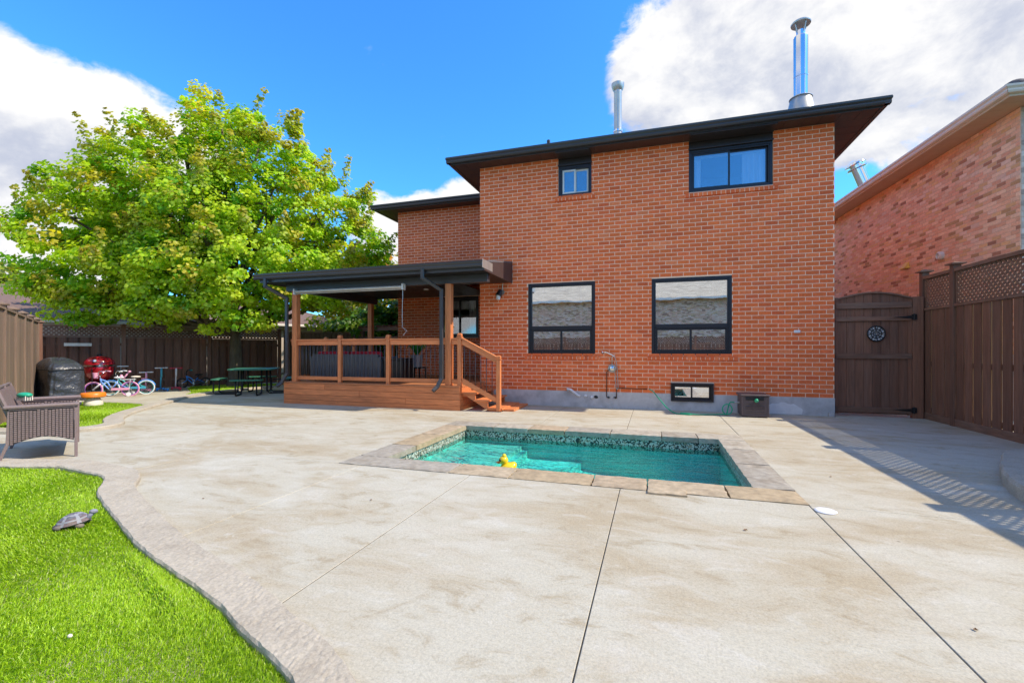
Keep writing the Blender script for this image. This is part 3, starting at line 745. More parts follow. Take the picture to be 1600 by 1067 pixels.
# ================================================================== MAIN HOUSE
FY = 10.20   # garden face
ZS = 5.68    # soffit
house = thing('red_brick_house', 'two storey red brick house with black framed windows and dark eaves', 'house', (-.35, FY, 0))
HX0, HX1 = -4.03, 3.33
opens = [  # x0,x1,z0,z1
    (-2.82, -1.26, 1.17, 2.83), (-0.05, 1.53, 1.17, 2.82), (-2.10, -1.34, 4.79, ZS), (0.70, 2.28, 4.60, ZS), (0.34, 1.18, 0.20, 0.585)]
wall(house, 'garden', (HX0, FY), 0.0, HX1 - HX0, .35, ZS, [(a - HX0, b - HX0, c, d) for a, b, c, d in opens], .237, .0853, .0125, REDS, M['mortar'], seed=11, mix_w=[5, 5, 3, 2, 4, 1, .4], thick=.12)
# foundation
mb = MB()
for a, b in ((HX0, .34), (1.18, HX1 + .006)):
    mb.box(a, b, FY - .012, FY + .12, -.05, .35)
mb.box(.34, 1.18, FY - .012, FY + .12, -.05, .20)
mb.build('foundation', M['parging'], house)
MB().prism([(2.12 + .02, 0), (2.78, 0)] + [(2.45 + .33 * math.cos(t) * (1 + .06 * math.sin(5 * t)), .22 * math.sin(t) * (1 + .10 * math.sin(7 * t))) for t in np.linspace(.1, 3.04, 16)], 0, .004)
pt = [(2.45 + .33 * math.cos(t) * (1 + .07 * math.sin(5 * t)), .012 + .22 * max(0, math.sin(t)) ** .6 * (1 + .08 * math.sin(9 * t))) for t in np.linspace(0.0, math.pi, 18)]
mb = MB(); n = len(pt); mb.add([(x, FY - .018, z) for x, z in pt] + [(x, FY - .011, z) for x, z in pt], [tuple(range(n - 1, -1, -1))] + [(i, (i + 1) % n, n + (i + 1) % n, n + i) for i in range(n)])
mb.build('cement_patch', M['lead'], house)
# side walls (end wall and the return beside the wing): plain brick geometry too
wall(house, 'end', (HX1, FY + .003), math.pi / 2, 9.0, .35, ZS, [], .237, .0853, .0125, REDS, M['mortar'], seed=12, vis=False, thick=.12)
MB().box(HX1 - .12, HX1 + .004, FY + .121, FY + 9, -.05, .349).build('foundation', M['parging'], house)
WY = 12.70; WX0 = -7.84
wall(house, 'return', (HX0, WY), -math.pi / 2, WY - FY - .003, .35, ZS, [], .237, .0853, .0125, REDS, M['mortar'], seed=13, vis=False, thick=.11)
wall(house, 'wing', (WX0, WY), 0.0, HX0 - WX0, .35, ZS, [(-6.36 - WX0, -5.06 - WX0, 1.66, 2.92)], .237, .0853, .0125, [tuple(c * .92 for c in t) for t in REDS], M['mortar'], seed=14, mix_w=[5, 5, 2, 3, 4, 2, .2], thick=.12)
wall(house, 'wing_end', (WX0, WY + 6), -math.pi / 2, 5.997, .35, ZS, [], .237, .0853, .0125, REDS, M['mortar'], seed=15, vis=False, thick=.12)
MB().box(WX0, HX0, WY - .012, WY + .12, -.05, .35).build('foundation', M['parging'], house)

def window(x0, x1, z0, z1, y, split, outer=.085, rec=.03, lower=None, glass='glass', white=False, depth=.10, curtains=True, blind=.0, room=2.2, inner_h=None, sill=None):
    """split: 'picture' = fixed pane over two sliders; 'slider' = two sliders"""
    fm = M['frame']; yf = y + rec
    fr = MB()
    def ring(mb, a, b, c, d, w, ya, yb):
        mb.box(a, b, ya, yb, c, c + w); mb.box(a, b, ya, yb, d - w, d); mb.box(a, a + w, ya + .0015, yb, c + w, d - w); mb.box(b - w, b, ya + .0015, yb, c + w, d - w)
    ring(fr, x0, x1, z0, z1, outer * .62, yf - .025, yf + depth)
    ring(fr, x0 + outer * .62, x1 - outer * .62, z0 + outer * .62, z1 - outer * .62, outer * .38, yf - .008, yf + depth)
    ix0, ix1, iz0, iz1 = x0 + outer, x1 - outer, z0 + outer, z1 - outer
    if split == 'picture':
        zm = lower
        fr.box(ix0, ix1, yf - .016, yf + depth, zm - .045, zm + .045)
        win = fr.build('window', fm, house, bevel=.004, segs=1)
        MB().box(ix0, ix1, yf + .028, yf + .034, zm + .045, iz1).build('pane', M[glass], win)
        xm = (ix0 + ix1) / 2
        sash = MB(); ring(sash, ix0 + .002, ix1 - .002, iz0 + .002, zm - .047, .035, yf + .002, yf + .05)
        sash.box(xm - .022, xm + .022, yf + .0, yf + .052, iz0 + .037, zm - .082); sash.build('sash', fm, win, bevel=.003, segs=1)
        MB().box(ix0 + .037, xm - .022, yf + .024, yf + .030, iz0 + .037, zm - .082).build('pane', M[glass], win)
        MB().box(xm + .022, ix1 - .037, yf + .030, yf + .036, iz0 + .037, zm - .082).build('pane', M[glass], win)
    else:
        win = fr.build('window', fm, house, bevel=.004, segs=1)
        xm = (ix0 + ix1) / 2; sm = M['white_vinyl'] if white else fm
        sash = MB(); w = .035 if not white else .04
        ring(sash, ix0 + .002, xm + .012, iz0 + .002, iz1 - .002, w, yf + .012, yf + .05)
        sash.build('sash', sm, win, bevel=.003, segs=1)
        sash = MB(); ring(sash, xm - .022, ix1 - .002, iz0 + .002, iz1 - .002, w, yf + .054, yf + .085)
        sash.build('sash', sm, win, bevel=.003, segs=1)
        MB().box(ix0 + w, xm - w + .012, yf + .026, yf + .032, iz0 + w, iz1 - w).build('pane', M[glass], win)
        MB().box(xm + w - .022, ix1 - w, yf + .066, yf + .072, iz0 + w, iz1 - w).build('pane', M[glass], win)
    yi = yf + depth + .02
    if curtains:
        for a, b in curtains:
            c = MB(); n = max(8, int((b - a) / .018)); zz = (iz0 - .05, iz1 + .02)
            for k in range(n + 1):
                xx = a + (b - a) * k / n; yy = yi + .05 + .028 * math.sin(k * 1.1) + .01 * math.sin(k * .37)
                c.v += [(xx, yy, zz[0]), (xx, yy, zz[1])]
            for k in range(n): c.f.append((2 * k, 2 * k + 2, 2 * k + 3, 2 * k + 1)); c.c.append(None)
            c.build('curtain', M['curtain'], win, smooth=True)
    if blind:
        MB().box(ix0 - .01, ix1 + .01, yi + .01, yi + .035, iz1 - blind, iz1 + .02).build('blind', M['blind'], win)
    # room behind
    rm = MB(); a, b, c, d = x0 - .5, x1 + .5, z0 - .6, z1 + .15; y1, y2 = y + .135, y + .14 + room
    rm.add([(a, y1, c), (b, y1, c), (b, y2, c), (a, y2, c)], [(0, 1, 2, 3)]); rm.add([(a, y1, d), (a, y2, d), (b, y2, d), (b, y1, d)], [(0, 1, 2, 3)])
    rm.add([(a, y2, c), (b, y2, c), (b, y2, d), (a, y2, d)], [(0, 1, 2, 3)]); rm.add([(a, y1, c), (a, y2, c), (a, y2, d), (a, y1, d)], [(0, 1, 2, 3)]); rm.add([(b, y1, c), (b, y1, d), (b, y2, d), (b, y2, c)], [(0, 1, 2, 3)])
    rm.build('room_interior', M['room'], win)
    return win
wA = window(-2.82, -1.26, 1.17, 2.83, FY, 'picture', lower=1.79, curtains=[(-2.72, -2.5), (-1.62, -1.34)])
wB = window(-0.05, 1.53, 1.17, 2.82, FY, 'picture', lower=1.79, curtains=[(.03, .14), (1.18, 1.46)])
wC = window(-2.10, -1.34, 4.79, 5.50, FY, 'slider', outer=.08, rec=.06, white=True, glass='glass_up', curtains=False, depth=.09)
wD = window(0.70, 2.28, 4.60, 5.50, FY, 'slider', outer=.075, rec=.06, glass='glass_up', curtains=[(.77, .95), (1.75, 2.2)], blind=.07, depth=.09)
wE = window(0.34, 1.18, 0.20, 0.585, FY, 'slider', outer=.05, rec=-.03, curtains=False, depth=.10)
wF = window(-6.36, -5.06, 1.66, 2.92, WY, 'slider', outer=.09, rec=.03, curtains=[(-5.45, -5.2)], glass='glass_dim')
for w_, (a, b, z) in ((wA, (-2.90, -1.15, 1.165)), (wB, (-.14, 1.64, 1.165)), (wC, (-2.18, -1.25, 4.785)), (wD, (.62, 2.37, 4.595)), (wF, (-6.45, -4.97, 1.655))):
    rowlock(house, a, b, z - .095, z, FY if w_ is not wF else WY, REDS, seed=int(a * 10) + 100, parent=w_)
# dark head flashing above the two upper windows, up to the soffit
for a, b in ((-2.10, -1.34), (.70, 2.28)):
    mb = MB(); mb.box(a, b, FY + .02, FY + .11, 5.502, ZS); mb.box(a - .01, b + .01, FY - .015, FY + .02, 5.495, 5.525); mb.box(a, b, FY - .38, FY - .02, ZS - .035, ZS - .003)
    mb.build('head_flashing', M['cladding'], house, bevel=.003, segs=1)

def eaves(parts_house, x0, x1, y0, y1, wx0, wx1, wy, z, gut, sof, name='', left=True, right=True, gy=.0):
    """flat soffit, fascia and K gutter along the front and the sides"""
    sb = MB()
    n = max(1, int((x1 - x0) / .3))
    for i in range(n):   # vented soffit panels, one strip each with a groove between
        a = x0 + (x1 - x0) * i / n; b = x0 + (x1 - x0) * (i + 1) / n
        sb.box(a + .003, b - .003, y0 + .02, wy + .0, z, z + .012)
    m = int((y1 - wy) / .3)
    for side in ((x0 + .02, wx0) if left else None, (wx1, x1 - .02) if right else None):
        if side is None: continue
        for j in range(m):
            a = wy + (y1 - wy) * j / m; b = wy + (y1 - wy) * (j + 1) / m
            sb.box(side[0], side[1], a + .003, b - .003, z, z + .012)
    sb.build('soffit', sof, parts_house)
    prof = [(0, 0), (-.075, .0), (-.09, .03), (-.085, .06), (-.115, .09), (-.118, .125), (-.105, .125), (-.10, .10), (0, .10)]
    gm = MB(); zg = z + .015
    gm.box(x0, x1, y0 - .002, y0 + .02, z - .012, z + .15)
    if left: gm.box(x0, x0 + .02, y0 + .021, y1, z - .012, z + .15)
    if right: gm.box(x1 - .02, x1, y0 + .021, y1, z - .012, z + .15)
    gm.build('fascia', gut, parts_house)
    gm = MB(); k = len(prof)
    vs = [(x0 - .1 * left, y0 - .004 + a, zg + b) for a, b in prof] + [(x1 + .1 * right, y0 - .004 + a, zg + b) for a, b in prof]
    gm.add(vs, [(i, k + i, k + (i + 1) % k, (i + 1) % k) for i in range(k)] + [tuple(range(k)), tuple(range(2 * k - 1, k - 1, -1))])
    for flag, xx, sg in ((left, x0 - .004, 1), (right, x1 + .004, -1)):
        if not flag: continue
        vs = [(xx + a * sg, y0 - .09, zg + b) for a, b in prof] + [(xx + a * sg, y1, zg + b) for a, b in prof]
        gm.add(vs, [(i, k + i, k + (i + 1) % k, (i + 1) % k) for i in range(k)] + [tuple(range(k)), tuple(range(2 * k - 1, k - 1, -1))])
    gm.build('gutter', gut, parts_house)
eaves(house, -4.60, 3.95, 9.80, 19.2, HX0, HX1, FY - .008, ZS, M['gutter'], M['soffit'])
eaves(house, -8.42, -4.02, 12.28, 18.6, WX0, HX0, WY - .008, ZS, M['gutter'], M['soffit'], right=False)
def hip(x0, x1, y0, y1, z, s):
    """hip roof with courses of shingles"""
    mb = MB(); h = min(x1 - x0, y1 - y0) / 2
    if x1 - x0 < y1 - y0: r1, r2 = ((x0 + x1) / 2, y0 + h), ((x0 + x1) / 2, y1 - h)
    else: r1, r2 = (x0 + h, (y0 + y1) / 2), (x1 - h, (y0 + y1) / 2)
    Z = z + h * s
    a, b, c, d = (x0, y0, z), (x1, y0, z), (x1, y1, z), (x0, y1, z); e, f = (*r1, Z), (*r2, Z)
    A, B, C_, D = [(p[0], p[1], z - .02) for p in (a, b, c, d)]
    if x1 - x0 < y1 - y0: mb.add([a, b, c, d, e, f, A, B, C_, D], [(0, 1, 4), (1, 2, 5, 4), (2, 3, 5), (3, 0, 4, 5), (6, 7, 1, 0), (7, 8, 2, 1), (8, 9, 3, 2), (9, 6, 0, 3), (9, 8, 7, 6)])
    else: mb.add([a, b, c, d, e, f, A, B, C_, D], [(0, 1, 5, 4), (1, 2, 5), (2, 3, 4, 5), (3, 0, 4), (6, 7, 1, 0), (7, 8, 2, 1), (8, 9, 3, 2), (9, 6, 0, 3), (9, 8, 7, 6)])
    return mb
roof_main = hip(-4.64, 3.99, 9.755, 19.25, ZS + .162, .34).build('roof', M['shingle'], house)
hip(-8.46, -4.0, 12.235, 19.0, ZS + .161, .34).build('roof', M['shingle'], house)
MB().beam((-4.9, 12.5, 6.0), (-4.05, 12.9, 6.15), .35, .10).build('roof_saddle', M['shingle'], roof_main)
# flues
mb = MB().lathe([(.096, 0), (.096, 1.18), (.1, 1.19), (.1, 1.24), (.125, 1.27), (.155, 1.36), (.158, 1.42), (.12, 1.43), (.0, 1.44)], (-.86, 11.5, 6.48), 20)
f1 = mb.build('flue_pipe', M['galv'], house, smooth=True, auto=35)
MB().lathe([(.17, 0), (.13, .12), (.105, .2)], (-.86, 11.5, 6.42), 20).build('flashing_cone', M['galv'], f1, smooth=True, auto=35)
MB().lathe([(.11, 0), (.112, .02), (.112, .04), (.11, .05)], (-.86, 11.5, 6.70), 20).build('storm_collar', M['steel'], f1, smooth=True, auto=35)
fx, fy_ = 2.98, 11.0
mb = MB().lathe([(.135, 0), (.135, .72), (.141, .725), (.141, .745), (.135, .75), (.135, 1.55), (.125, 1.60), (.085, 1.61), (.085, 1.72)], (fx, fy_, 6.35), 10)
for k in range(10):
    a = 2 * math.pi * k / 10; mb.tube([(fx + .135 * math.cos(a), fy_ + .135 * math.sin(a), 6.5), (fx + .135 * math.cos(a), fy_ + .135 * math.sin(a), 7.92)], .006, 5)
f2 = mb.build('chimney_flue', M['steel'], house, smooth=True, auto=25)
MB().lathe([(.27, 0), (.265, .03), (.20, .33), (.175, .36)], (fx, fy_, 6.30), 24).build('flashing_cone', M['galv'], f2, smooth=True, auto=35)
MB().lathe([(.22, .0), (.22, .012), (.17, .035)], (fx, fy_, 6.62), 24).build('storm_collar', M['galv'], f2, smooth=True, auto=35)
mb = MB().lathe([(.0, .0), (.185, .0), (.19, .02), (.17, .045), (.0, .075)], (fx, fy_, 8.20), 24)
for k in range(4):
    a = math.pi / 2 * k + .5; mb.tube([(fx + .08 * math.cos(a), fy_ + .08 * math.sin(a), 8.02), (fx + .14 * math.cos(a), fy_ + .14 * math.sin(a), 8.21)], .012, 6)
mb.build('rain_cap', M['galv'], f2, smooth=True, auto=35)
MB().tube([(-2.42, 10.6, 5.9), (-2.42, 10.6, 6.32)], .04, 12).build('vent_pipe', M['metal_black'], house, smooth=True, auto=40)
MB().lathe([(0, 0), (.10, 0), (.28, .05), (.30, .07), (.28, .09), (.1, .05), (0, .05)], (HX1 + .06, 10.9, 4.55), 20, axis=(1, -.25, .15)).build('wall_dish', M['galv'], house, smooth=True, auto=40)
# small things on the wall
mb = MB().box(2.64, 2.75, FY - .03, FY - .004, 1.62, 1.675); mb.build('vent_plate', M['pvc'], house, bevel=.006)
lamp = MB().lathe([(0, .0), (.045, .0), (.05, .03), (.075, .12), (.078, .15)], (-3.475, FY - .09, 2.70), 18, axis=(-.25, -.3, -1)).build('wall_lamp', M['metal_black'], house, smooth=True, auto=40)
MB().lathe([(.0, .0), (.052, .0), (.052, .07), (.045, .10), (.0, .10)], (-3.51, FY - .13, 2.57), 16, axis=(-.1, -.2, -1)).build('lamp_lens', M['white_vinyl'], lamp, smooth=True, auto=40)
MB().lathe([(0, 0), (.055, 0), (.055, .02), (0, .02)], (-3.45, FY - .004, 2.66), 16, axis=(0, -1, 0)).tube([(-3.45, FY - .02, 2.66), (-3.46, FY - .09, 2.68)], .014, 8).build('lamp_bracket', M['galv'], lamp, smooth=True, auto=40)
MB().tube([(-3.46, FY - .02, 2.98), (-3.44, FY - .018, 2.96), (-3.45, FY - .018, 2.70)], .009, 8).build('conduit', M['pvc'], lamp, smooth=True)
MB().tube([(-1.87, FY - .02, .36), (-1.87, FY - .07, .40), (-1.80, FY - .09, .39), (-1.64, FY - .09, .27), (-1.60, FY - .05, .25)], .027, 12).build('drain_elbow', M['pvc'], house, smooth=True, auto=60)
for x, z in ((-1.47, .25), (-1.33, .225)):
    MB().lathe([(0, 0), (.032, 0), (.034, .015), (.03, .035), (.018, .04), (.018, .055), (0, .055)], (x, FY - .012, z), 14, axis=(0, -1, 0)).build('pipe_cap', M['pvc'], house, smooth=True, auto=40)
MB().blob((-1.24, FY - .02, .235), (.045, .03, .03), warp=.15, seed=3).build('pipe_plug', M['rubber'], house, smooth=True)

# ================================================================== NEIGHBOUR ON THE RIGHT
nb_house = thing('neighbour_house', 'pinkish mottled brick house with ivory gutter beyond the right fence', 'house', (6.30, 10.5, 0))
NA = rad(-86.2); NU = Vector((math.cos(NA), math.sin(NA), 0)); NX = Vector((-NU.y, NU.x, 0))   # NX: along the front, to the right
C0 = Vector((6.30, 10.5, 0)); LEN = 11.0
PINKS = [(.80, .52, .37), (.77, .47, .32), (.82, .59, .43), (.74, .42, .29), (.74, .49, .27), (.42, .23, .15), (.80, .60, .48), (.50, .33, .18)]
st = C0 - NU * LEN
wall(nb_house, 'side', (st.x, st.y), NA, LEN, 1.2, 5.66, [], .218, .0755, .010, PINKS, M['mortar_n'], seed=31, mix_w=[5, 4, 4, 2, 3, 1.2, 2, 1.2], thick=.12, face=.006)
MB().obox(st + Vector((0, 0, -.05)), NU * LEN, -NX * -.12, (0, 0, 1.249)).build('foundation', M['parging'], nb_house)
wall(nb_house, 'front', (C0.x + .004, C0.y), math.atan2(NX.y, NX.x), 7.0, 0, 5.66, [], .42, .10, .012, [(.52, .48, .44), (.66, .62, .57), (.38, .33, .29), (.58, .52, .46)], M['mortar_n'], seed=32, vis=False, thick=.12, face=.010)
def npt(a, b, z): p = C0 + NX * a - NU * b; return Vector((p.x, p.y, z))   # a right, b back
E0 = .50
sb = MB(); n = int((LEN + E0) / .28)
for i in range(n):
    b = -E0 + .02 + i * .28; sb.obox(npt(-E0 + .02, b, 5.665), NX * (E0 + .0), -NU * .274, (0, 0, .012))
for i in range(24):
    a = .01 + i * .28; sb.obox(npt(a, -E0 + .02, 5.665), NX * .274, -NU * (E0 - .02), (0, 0, .012))
sb.build('soffit', M['soffit_tan'], nb_house)
gm = MB()
gm.obox(npt(-E0, -E0, 5.645), NX * .02, -NU * (LEN + E0), (0, 0, .16)); gm.obox(npt(-E0 + .02, -E0, 5.645), NX * 7, -NU * .02, (0, 0, .16))
gm.build('fascia', M['gutter_white'], nb_house)
gm = MB(); prof = [(0, 0), (-.075, .0), (-.09, .03), (-.085, .06), (-.115, .09), (-.118, .125), (-.105, .125), (-.10, .10), (0, .10)]; k = len(prof)
vs = [npt(-E0 - .003 + a, -E0 + a, 5.68 + b) for a, b in prof] + [npt(-E0 - .003 + a, LEN, 5.68 + b) for a, b in prof]
gm.add(vs, [(i, k + i, k + (i + 1) % k, (i + 1) % k) for i in range(k)] + [tuple(range(k)), tuple(range(2 * k - 1, k - 1, -1))])
vs = [npt(-E0 + a, -E0 - .003 + a, 5.68 + b) for a, b in prof] + [npt(6.5, -E0 - .003 + a, 5.68 + b) for a, b in prof]
gm.add(vs, [(i, k + i, k + (i + 1) % k, (i + 1) % k) for i in range(k)] + [tuple(range(k)), tuple(range(2 * k - 1, k - 1, -1))])
gm.build('gutter', M['gutter_white'], nb_house)
rz = 5.815; s = .36; hw = 4.0
P = [npt(-E0 - .05, -E0 - .05, rz), npt(2 * hw - E0, -E0 - .05, rz), npt(2 * hw - E0, LEN, rz), npt(-E0 - .05, LEN, rz), npt(hw - E0, hw - E0, rz + hw * s), npt(hw - E0, LEN - hw, rz + hw * s)]
nroof = MB().add(P, [(0, 1, 4), (1, 2, 5, 4), (2, 3, 5), (3, 0, 4, 5), (3, 2, 1, 0)]).build('roof', M['shingle'], nb_house)
mb = MB()
for i in range(60):
    mb.blob(tuple(npt(-E0 - .03, -E0 + i * .19, rz + .01)), (.05, .06, .028), n=6, m=4)
mb.build('shingle_edge', M['shingle'], nroof)
mb = MB()
for i in range(7): mb.blob(tuple(npt(-E0 + .25 + i * .24, -E0 + .25 + i * .24, rz + .10 + i * .24 * s)), (.17, .17, .11), n=10, m=6)
mb.build('ridge_tiles', M['shingle'], nroof, smooth=True)
c_ = Vector((7.0, 18.2, 6.35)); ax = (-.36, 0, 1)
mb = MB().lathe([(.19, 0), (.19, 1.15), (.30, 1.17), (.30, 1.20), (.19, 1.21), (.19, 1.30), (.31, 1.31), (.30, 1.35), (.1, 1.42), (0, 1.43)], c_, 16, axis=ax)
mb.build('chimney_flue', M['steel'], nb_house, smooth=True, auto=30)
MB().box(5.9, 6.1, 19.7, 19.9, 6.0, 6.55).box(6.15, 6.45, 19.6, 19.9, 6.0, 6.62).tube([(5.7, 19.7, 6.3), (6.4, 19.7, 6.58)], .03, 6).build('roof_vent', M['galv'], nb_house, bevel=.02)
p = Vector((5.53 + .62, 12.23 + .9, 0)); 
def on_side(b, z, out): q = C0 - NU * b - NX * out; return Vector((q.x, q.y, z))
hd = on_side(3.35, 3.38, .0)
mb = MB(); a0, a1 = on_side(3.45, 3.33, 0), on_side(3.2, 3.33, 0)
o1, o2 = on_side(3.45, 3.33, .13), on_side(3.2, 3.33, .13); t0, t1 = on_side(3.40, 3.50, 0), on_side(3.25, 3.50, 0)
mb.add([a0, a1, o2, o1, t0, t1], [(0, 1, 2, 3), (3, 2, 5, 4), (0, 3, 4), (1, 5, 2)]); mb.build('dryer_hood', M['yellow_paint'], nb_house)
mb = MB().lathe([(0, 0), (.09, 0), (.09, .07), (.06, .09), (.06, .05), (0, .05)], on_side(2.05, 3.40, 0.0), 18, axis=tuple(-NX)).build('vent_cap', M['white_vinyl'], nb_house, smooth=True, auto=40)
MB().lathe([(0, 0), (.07, 0), (.06, .025), (0, .03)], npt(.0, -.25, 5.66), 16, axis=(0, 0, -1)).build('soffit_light', M['white_vinyl'], nb_house, smooth=True, auto=40)

# ================================================================== FENCES
def lattice(mb, O, U, w, h, pitch, sw, th, depth_dir):
    """crossing diagonal strips in two layers, clipped to a rectangle; O lower left corner"""
    O = Vector(O); U = Vector(U); Z = Vector((0, 0, 1)); D = Vector(depth_dir)
    for layer, sg in ((0, 1), (1, -1)):
        c = -h if sg == 1 else 0
        end = w if sg == 1 else w + h
        while c < end:
            # line: u = c + sg*z
            za, zb = 0.0, h
            if sg == 1:
                if c < 0: za = -c
                if c + h > w: zb = w - c
            else:
                if c > w: za = c - w
                if c - h < 0: zb = c
            if zb - za > .02:
                p = O + U * (c + sg * za) + Z * za + D * (layer * th); q = O + U * (c + sg * zb) + Z * zb + D * (layer * th)
                d = (q - p).normalized(); s_ = d.cross(D).normalized()
                mb.obox(p - s_ * sw / 2, s_ * sw, q - p, D * th)
            c += pitch
def post(parent, x, y, z, w=.10, capw=.17, mat='fence', rot=0.0):
    U = Vector((math.cos(rot), math.sin(rot), 0)); V = Vector((-U.y, U.x, 0)); c = Vector((x, y, 0))
    o = MB().obox(c - U * w / 2 - V * w / 2 + Vector((0, 0, -.05)), U * w, V * w, (0, 0, z + .05)).build('post', M[mat], parent, bevel=.004, segs=1)
    m_ = MB(); m_.obox(c - U * capw / 2 - V * capw / 2 + Vector((0, 0, z)), U * capw, V * capw, (0, 0, .025))
    q = [c + U * a * capw * .42 + V * b * capw * .42 + Vector((0, 0, z + .025)) for a, b in ((-1, -1), (1, -1), (1, 1), (-1, 1))]
    m_.add(q + [c + Vector((0, 0, z + .06))], [(0, 1, 4), (1, 2, 4), (2, 3, 4), (3, 0, 4)])
    m_.build('post_cap', M['fence_h'] if mat == 'fence' else M[mat], o)
    return o
FX = 4.85
rf = thing('board_fence', 'tall dark brown board fence with lattice top on the right beside the planter', 'fence', (FX, 6, 0))
posts_y = [-.1, 2.3, 4.7, 7.1, 9.5, 10.42]
for y in posts_y: post(rf, FX, y, 2.72 if y != 10.42 else 2.74, .11, .20)
for a, b in zip(posts_y[:-1], posts_y[1:]):
    a2, b2 = a + .056, b - .056
    for nm, z0, z1, xo in (('top_rail', 2.60, 2.655, .05), ('lattice_rail', 2.015, 2.06, .05)):
        MB().box(FX - xo, FX + xo, a2, b2, z0, z1).build(nm, M['fence_h'], rf)
    MB().box(FX + .012, FX + .05, a2, b2, .98, 1.07).build('back_rail', M['fence_h'], rf)
    MB().box(FX - .04, FX - .010, a2, b2, -.02, .125).build('kickboard', M['fence_h'], rf)
    MB().box(FX + .012, FX + .05, a2, b2, .13, .22).build('back_rail', M['fence_h'], rf)
    lat = MB(); lattice(lat, (FX - .012, a2 + .02, 2.06), (0, 1, 0), b2 - a2 - .04, .54, .094, .036, .008, (1, 0, 0))
    lat.build('lattice', M['fence_h'], rf, kind='stuff')
    fr = MB(); fr.box(FX - .02, FX + .02, a2, a2 + .03, 2.061, 2.599).box(FX - .02, FX + .02, b2 - .03, b2, 2.061, 2.599); fr.build('lattice_frame', M['fence_h'], rf)
    n = max(3, int(round((b2 - a2) / .2))); p = (b2 - a2) / n
    for i in range(n):
        yy = a2 + i * p; w = p - random.uniform(.034, .046) if b < 9.6 or i % 2 == 0 else p - .012
        MB().box(FX - .030, FX - .014 + random.uniform(-.003, .003), yy + .006, yy + .006 + w, .127, 2.012).build('board', M['fence'], rf)
for a, b in zip(posts_y[:-1], posts_y[1:]):
    a2, b2 = a + .056, b - .056; n = max(3, int(round((b2 - a2) / .2))); p = (b2 - a2) / n
    for i in range(n + 1):
        c = a2 + i * p; MB().box(FX + .052, FX + .068, max(a2, c - .065), min(b2, c + .065), .10, 2.012).build('rear_board', M['rear_board'], rf)
# gate beside the house
gate = thing('garden_gate', 'dark brown arched board gate with round scrollwork between house and fence', 'gate', (4.05, 10.33, 0))
GX0, GX1, GY = 3.375, 4.62, 10.34
zt = lambda x: 2.245 + .125 * math.sin(math.pi * (x - GX0) / (GX1 - GX0))
edges = np.linspace(GX0 + .06, GX1 - .06, 9)
for a, b in zip(edges[:-1], edges[1:]):
    mb = MB(); ya, yb = GY, GY + .022
    m_ = 3; xs_ = [a + .0025 + (b - a - .005) * k / m_ for k in range(m_ + 1)]
    poly = [(x, .06) for x in (xs_[0], xs_[-1])] + [(x, zt(x)) for x in reversed(xs_)]
    k = len(poly); mb.add([(x, ya + random.uniform(0, .003), z) for x, z in poly] + [(x, yb, z) for x, z in poly], [tuple(range(k))] + [(i, k + i, k + (i + 1) % k, (i + 1) % k) for i in range(k)] + [tuple(range(2 * k - 1, k - 1, -1))])
    mb.build('plank', M['fence'], gate)
for z0, z1 in ((2.08, 2.19), (1.84, 1.925), (1.115, 1.215), (.085, .185)):
    MB().box(GX0 + .012, GX1 - .01, GY - .032, GY - .001, z0, z1).build('rail', M['fence_h'], gate, bevel=.003, segs=1)
MB().box(GX0 + .0, GX0 + .06, GY - .02, GY + .03, .05, 2.30).build('stile', M['fence'], gate)
MB().box(GX1 - .06, GX1, GY - .012, GY + .03, .05, 2.28).build('stile', M['fence'], gate)
mb = MB(); xs_ = np.linspace(GX0, GX1, 17)
for a, b in zip(xs_[:-1], xs_[1:]):
    mb.add([(a, GY - .035, zt(a)), (b, GY - .035, zt(b)), (b, GY + .05, zt(b)), (a, GY + .05, zt(a)), (a, GY - .035, zt(a) + .028), (b, GY - .035, zt(b) + .028), (b, GY + .05, zt(b) + .028), (a, GY + .05, zt(a) + .028)],
           [(0, 3, 2, 1), (4, 5, 6, 7), (0, 1, 5, 4), (2, 3, 7, 6)])
mb.build('arched_cap', M['fence_h'], gate)
# cast scrollwork medallion
MCX, MCZ, MY = 4.055, 1.595, GY - .034
back = MB().lathe([(0, 0), (.135, 0), (.135, .008), (0, .008)], (MCX, MY + .030, MCZ), 36, axis=(0, -1, 0)).build('medallion_back', M['white_paint'], gate)
mb = MB()
def circ(r, n=32, rr=.006, c=(0, 0)): mb.tube([(MCX + c[0] + r * math.cos(2 * math.pi * k / n), MY + .012, MCZ + c[1] + r * math.sin(2 * math.pi * k / n)) for k in range(n + 1)], rr, 6, cap=False)
circ(.142, 40, .013); circ(.088, 32, .006); circ(.045, 20, .006)
for k in range(8):
    a = math.pi / 4 * k; circ(.024, 12, .0045, (.113 * math.cos(a), .113 * math.sin(a))); circ(.018, 10, .0045, (.066 * math.cos(a + .39), .066 * math.sin(a + .39)))
    mb.tube([(MCX + .012 * math.cos(a), MY + .012, MCZ + .012 * math.sin(a)), (MCX + .045 * math.cos(a + .25), MY + .012, MCZ + .045 * math.sin(a + .25)), (MCX + .088 * math.cos(a), MY + .012, MCZ + .088 * math.sin(a)), (MCX + .135 * math.cos(a + .12), MY + .012, MCZ + .135 * math.sin(a + .12))], .005, 6)
mb.build('scrollwork', M['metal_black'], gate, smooth=True)
